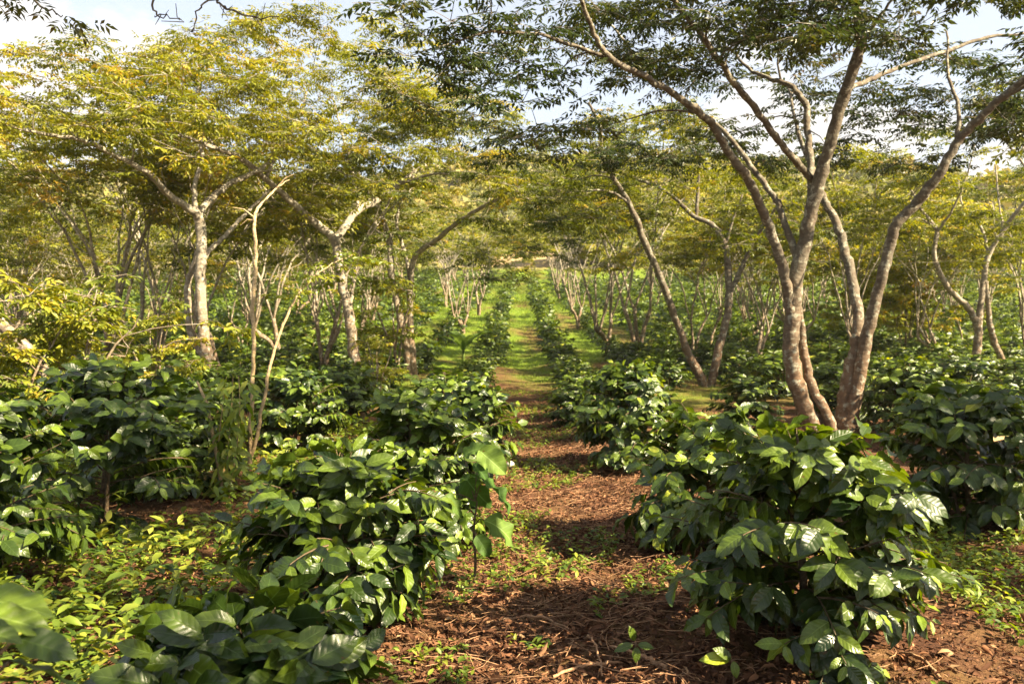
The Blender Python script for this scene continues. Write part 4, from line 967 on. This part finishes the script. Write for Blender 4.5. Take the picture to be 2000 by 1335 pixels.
sprout(1432, 1320, 3.35, [((1425, 1287), (1373, 1284)), ((1432, 1290), (1440, 1322)), ((1428, 1285), (1400, 1265))], 'coffee seedling with one bright ribbed leaf beside the foot of the biggest bush', [.88, .6, .5])
sprout(1240, 1290, 3.5, [((1243, 1262), (1243, 1292)), ((1236, 1258), (1202, 1268)), ((1246, 1258), (1275, 1262)), ((1240, 1250), (1232, 1225))], 'dull green four-leaved seedling alone on the brown path litter', [.42, .4, .42, .45])

# yellowing shrubs
def leafy_shrub(seed, hgt, rad, n, lf=(.07, .12), bias=.5, mat=None):
    r = R(seed); tb = Tubes(); limbs = []
    for k in range(5):
        a = r.uniform(0, 6.28); d = np.array([math.cos(a), math.sin(a), 0]) * rad * r.uniform(.3, .8)
        limbs.append(smooth_line([[0, 0, -.05], d * .35 + [0, 0, hgt * .45], d + [0, 0, hgt * r.uniform(.75, .95)]], [.025, .018, .006], 5, .01, r))
    C = np.stack([r.normal(0, rad * .5, n), r.normal(0, rad * .5, n), hgt * r.uniform(.3, 1.02, n)], 1)
    C = grow(limbs, C, r, tb, 6)
    cr = crown_mesh('shrub_leaves', C, r, mat or M_YELLOW, tb, bias=bias, ntw=5, ncl=4, npair=2, tw=.3, rach=.12, lf=lf, asp=.24, flat=.6)
    return tb.mesh('shrub_stem', M_BARK), cr
def shrub(name, px, d, parts, label, s=1, rz=0, cat='shrub'):
    g = G(px, d); o = empty(name, g, rz, s); tag(o, label, cat); link('stem', parts[0], o); link('foliage', parts[1], o)
ys = leafy_shrub(71, 2.1, 1.0, 26)
shrub('yellowing_shrub', 150, 9.6, ys, 'tall loose shrub with yellowing leaves rising behind the dark bush at the picture edge')
shrub('yellowing_shrub', 20, 9.0, ys, 'loose shrub with bright yellow-green sprigs on its thin arching branches, at the picture edge', .92, 2)
shrub('yellowing_shrub', 300, 12, ys, 'dull olive shrub tangled in front of the crooked white-stemmed trees', .85, 4)
yt = leafy_shrub(72, 3.6, 1.7, 90, (.10, .17), .62)
shrub('yellow_green_tree', 1770, 27, yt, 'rounded yellow-green leafy tree glowing in the sun behind the big tree', 1.1, 1, 'tree')
shrub('yellow_green_tree', 1690, 33, yt, 'yellow-green leafy tree half hidden behind the outer stems of the big tree', 1.1, 3, 'tree')
yv = leafy_shrub(73, 1.7, .6, 14, (.07, .12), .5)
shrub('yellowing_shrub', 735, 15, yv, 'small shrub with a few orange leaves below the pale Y-forked tree', .75, 0)
shrub('yellowing_shrub', 772, 19.5, yv, 'leafy sucker shrub with yellow-orange leaves in front of the dark leaning tree', 1.5, 2)

# banana plant in the lane
def banana():
    g = G(905, 26); o = empty('banana_plant', g); tag(o, 'small bright green banana plant at the edge of the sunny grass lane', 'banana plant')
    r = R(4); n = 6; a = np.linspace(0, 6.28, n, endpoint=False); fv = np.stack([np.cos(a) * .5, np.sin(a) * .5, np.full(n, 1.0)], 1)
    V, Fq, T, uv = blades(np.tile([0, 0, .5], (n, 1)), fv, np.stack([-np.cos(a), -np.sin(a), np.full(n, .6)], 1), r.uniform(.9, 1.3, n), 1.1, .9, nu=5, nv=10, asp=.17, wave=.03, rng=r)
    link('leaves', mesh_from('banana_leaves', V, [Fq], M_BROAD, tone=T, uv=uv), o)
    t = Tubes(); t.add([[0, 0, -.1], [0, 0, .3], [0, 0, .6]], [.07, .06, .04], 8); link('stem', t.mesh('banana_stem', M_WEED), o)
banana()

# stone on the path
def stone():
    g = G(997, 8.6); rng = R(2)
    g = P(997, 917, 1.5 * F_PX / (917 - 640)); g[2] = H(g[0], g[1])
    bpy_me = bpy.data.meshes.new('pale_stone')
    import bmesh
    bm = bmesh.new(); bmesh.ops.create_icosphere(bm, subdivisions=3, radius=.048)
    for v in bm.verts: 
        v.co *= 1 + .05 * math.sin(v.co.x * 60) + .04 * math.sin(v.co.y * 75 + 1); v.co.z *= .86
    for f in bm.faces: f.smooth = True
    bm.to_mesh(bpy_me); bm.free()
    bpy_me.materials.append(bark_material('pale_stone', (.62, .58, .52), (.6, .57, .5), (.4, .36, .3), scale=6, lich=.4))
    tag(link('round_stone', bpy_me, None, (g[0], g[1], g[2] + .03)), 'round pale stone lying on the shaded part of the path', 'stone')
stone()

# larger fallen sticks
def stick(pts, rad, label, mat=M_STRAW, name='fallen_stick', fork=None):
    g = pts[len(pts) // 2].copy(); g[2] = H(g[0], g[1])
    t = Tubes(); p, r = smooth_line(np.array(pts) - g, rad, 6, .003, R(int(abs(pts[0][0]) * 1000))); t.add(p, r, 7)
    if fork: t.add(*smooth_line(np.array(fork) - g, [rad[0] * .5, rad[0] * .4, rad[0] * .2], 4, .003, R(1)), 5)
    tag(link(name, t.mesh(name, mat), None, g), label, 'stick')
def gp(px, py, lift=.015):
    d = 1.5 * F_PX / (py - 640); p = P(px, py, d); p[2] = H(p[0], p[1]) + lift; return p
stick([gp(1080, 1340), gp(1140, 1325, .03), gp(1180, 1318, .03), gp(1235, 1302)], [.008, .008, .007, .004], 'thin pale stick lying across the path at the bottom edge of the picture')
stick([gp(1190, 1275), gp(1235, 1290, .04), gp(1270, 1302, .03), gp(1300, 1318)], [.006, .007, .011, .014], 'stick with an orange broken end slanting on the path beside the dull seedling')
stick([gp(950, 1228), gp(1010, 1220, .02), gp(1060, 1224, .03), gp(1110, 1232)], [.005, .007, .007, .005], 'bent tan stick lying level across the brown litter of the path')
stick([gp(1140, 1120), gp(1170, 1135, .02), gp(1215, 1150)], [.005, .006, .004], 'short dry twig in the shaded litter beside the biggest bush')
stick([gp(1760, 1290), gp(1800, 1310, .03), gp(1835, 1335)], [.006, .008, .008], 'pale broken stick on the sunlit litter under the biggest bush')
stick([gp(1140, 1250), gp(1160, 1290, .06), gp(1178, 1335)], [.004, .005, .004], 'thin curved straw-coloured stick pointing down the path to the camera')
fb = [P(1895, 862, 8.0), P(1930, 860, 8.1), P(2000, 858, 8.2), P(2100, 856, 8.4)]
for q in fb: q[2] = max(q[2], H(q[0], q[1]) + .02)
stick(fb, [.03, .034, .036, .03], 'pale fallen branch lying in the gap behind the shaded bush at the picture edge', M_PALE, 'fallen_branch', fork=[P(1960, 862, 8.15), P(1990, 872, 8.0), P(2030, 876, 7.9)])
lt = [P(-70, 570, 11), P(0, 632, 11), P(60, 690, 11), P(100, 760, 11.1), P(112, 860, 11.1)]
stick(lt, [.06, .075, .085, .09, .10], 'brown leaning trunk slanting in from the picture edge through the yellowing shrub', M_BARK, 'leaning_trunk')

# overhead twigs from a tree beside the photographer
def overhead():
    rng = R(33); bx, by = -3.3, 1.3; g = np.array([bx, by, float(H(bx, by))])
    Y = 5.0
    limbs_px = [[(-900, 900, -3.6, .14)], ]
    base = np.array([[0, 0, -.1], [.1, .2, 1.6], [.3, .8, 2.8], [.7, 1.6, 3.7]])
    limbs = [smooth_line(base, [.13, .11, .09, .06], 5, .01, rng)]
    j = base[-1] + g
    for ends in [[P(300, -60, 4.9), P(297, 5, 5.0), P(312, 30, 5.0), P(350, 36, 5.0)], [P(470, -40, 5.2), P(405, 0, 5.2), P(385, 25, 5.2), P(378, 60, 5.2)], [P(400, -30, 5.2), P(430, 8, 5.2), P(500, 35, 5.3), P(545, 33, 5.3)], [P(20, -60, 4.6), P(60, -5, 4.6), P(100, 22, 4.6), P(120, 33, 4.6)], [P(-80, -50, 4.5), P(-20, -10, 4.5), P(8, 4, 4.5)]]:
        pts = [j - g, (j * .5 + ends[0] * .5 + [0, 0, .25]) - g] + [e - g for e in ends]
        limbs.append(smooth_line(pts, list(np.linspace(.03, .008, len(pts) - len(ends) + 1)) + list(np.linspace(.007, .003, len(ends) - 1)), 5, .006, rng))
    tb = Tubes()
    for p, r in limbs: tb.add(p, r, 6)
    for e in [(350, 36, 5.0), (312, 28, 5.0), (378, 55, 5.2), (500, 35, 5.3), (440, 12, 5.2)]:
        for k in range(3):
            q = P(*e) - g; tb.add([q, q + rng.normal(0, .02, 3), q + rng.normal(0, .04, 3)], [.004, .003, .002], 4)
    C = np.array([P(5, -8, 4.5), P(110, 20, 4.6), P(-60, -60, 4.4), P(200, -120, 4.6), P(380, -130, 5), P(520, -110, 5.2), P(60, -140, 4.4)]) - g
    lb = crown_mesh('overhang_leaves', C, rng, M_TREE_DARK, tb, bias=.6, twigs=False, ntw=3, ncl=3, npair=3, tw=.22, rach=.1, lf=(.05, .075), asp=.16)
    tree_thing('shade_tree', g, tb.mesh('overhang_trunk', M_BARK_HERO), lb, 'tree beside the camera showing only a few bare hanging twigs at the top edge')
overhead()

# ------------------------------------------------------------------ haze
def haze():
    lo = np.array([-330, -42, -3.0]); hi = np.array([330, 335, 62.0])
    V = np.array([[x, y, z] for x in (lo[0], hi[0]) for y in (lo[1], hi[1]) for z in (lo[2], hi[2])])
    Fq = np.array([[0, 1, 3, 2], [4, 6, 7, 5], [0, 4, 5, 1], [2, 3, 7, 6], [0, 2, 6, 4], [1, 5, 7, 3]])
    m, nt, N = new_mat('haze'); pv = N('ShaderNodeVolumePrincipled'); pv.inputs['Color'].default_value = (.95, .93, .88, 1); pv.inputs['Density'].default_value = HAZE
    pv.inputs['Anisotropy'].default_value = .2
    ou = N('ShaderNodeOutputMaterial'); nt.links.new(pv.outputs[0], ou.inputs['Volume'])
    tag(link('haze', mesh_from('haze', V, [Fq], m, smooth=False)), 'pale warm haze over the plantation and hillside', 'haze', kind='stuff')
HAZE = .0004
haze()

# ------------------------------------------------------------------ light, sky, camera
SUN = Vector((0.70, -0.37, 0.60)).normalized()
sun = bpy.data.lights.new('sun', 'SUN'); sun.energy = 5.0; sun.angle = math.radians(.5); sun.color = (1.0, .83, .57)
so = bpy.data.objects.new('sun', sun); COL.objects.link(so); so.rotation_euler = SUN.to_track_quat('Z', 'Y').to_euler()
w = bpy.data.worlds.new('World'); sc.world = w; w.use_nodes = True; nt = w.node_tree; nt.nodes.clear(); L = nt.links.new
N = lambda t, **k: nt_new(nt, t, k)
sk = N('ShaderNodeTexSky'); sk.sky_type = 'NISHITA'; sk.sun_disc = False; sk.sun_elevation = math.asin(SUN.z); sk.sun_rotation = math.atan2(SUN.x, SUN.y)
sk.dust_density = 1.0; sk.air_density = 1.0
tc = N('ShaderNodeTexCoord'); sx = N('ShaderNodeSeparateXYZ'); L(tc.outputs['Generated'], sx.inputs[0])
zc = N('ShaderNodeMath', operation='MAXIMUM'); L(sx.outputs[2], zc.inputs[0]); zc.inputs[1].default_value = .02
za = N('ShaderNodeMath', operation='ADD'); L(zc.outputs[0], za.inputs[0]); za.inputs[1].default_value = .25
dv = N('ShaderNodeVectorMath', operation='DIVIDE'); L(tc.outputs['Generated'], dv.inputs[0])
cm = N('ShaderNodeCombineXYZ'); [L(za.outputs[0], cm.inputs[k]) for k in range(3)]; L(cm.outputs[0], dv.inputs[1])
ad = N('ShaderNodeVectorMath', operation='ADD'); L(dv.outputs[0], ad.inputs[0]); ad.inputs[1].default_value = (.35, .2, 0)
cn = N('ShaderNodeTexNoise'); cn.inputs['Scale'].default_value = 1.35; cn.inputs['Detail'].default_value = 7; cn.inputs['Roughness'].default_value = .55; L(ad.outputs[0], cn.inputs['Vector'])
cr_ = N('ShaderNodeMapRange', interpolation_type='SMOOTHSTEP'); L(cn.outputs[0], cr_.inputs[0]); cr_.inputs[1].default_value = .48; cr_.inputs[2].default_value = .62
hz = N('ShaderNodeMapRange'); L(sx.outputs[2], hz.inputs[0]); hz.inputs[1].default_value = .0; hz.inputs[2].default_value = .12
cf = N('ShaderNodeMath', operation='MULTIPLY'); L(cr_.outputs[0], cf.inputs[0]); L(hz.outputs[0], cf.inputs[1])
mx = N('ShaderNodeMix', data_type='RGBA'); vl = N('ShaderNodeMath', operation='MAXIMUM'); L(cf.outputs[0], vl.inputs[0]); vl.inputs[1].default_value = .45; L(vl.outputs[0], mx.inputs[0]); L(sk.outputs[0], mx.inputs[6]); mx.inputs[7].default_value = (4.6, 4.5, 4.45, 1)
bg = N('ShaderNodeBackground'); bg.inputs['Strength'].default_value = .053; L(mx.outputs[2], bg.inputs[0])
ou = N('ShaderNodeOutputWorld'); L(bg.outputs[0], ou.inputs[0])

cam = bpy.data.cameras.new('camera'); co = bpy.data.objects.new('camera', cam); COL.objects.link(co); sc.camera = co
cam.sensor_width = 36; cam.lens = 36 * F_PX / 2000; cam.clip_end = 1500; cam.clip_start = .05
co.location = EYE
rot = Matrix((RGT, UPV, -FWD)).transposed().to_4x4()
co.rotation_euler = rot.to_euler()
cam.dof.use_dof = True; cam.dof.focus_distance = 4.6; cam.dof.aperture_fstop = 4.2

vs = sc.view_settings; vs.view_transform = 'Standard'; vs.look = 'None'; vs.exposure = 2.32; vs.gamma = 1
sc.cycles.max_bounces = 6; sc.cycles.diffuse_bounces = 3; sc.cycles.glossy_bounces = 2; sc.cycles.transmission_bounces = 4; sc.cycles.transparent_max_bounces = 4
sc.cycles.caustics_reflective = False; sc.cycles.caustics_refractive = False
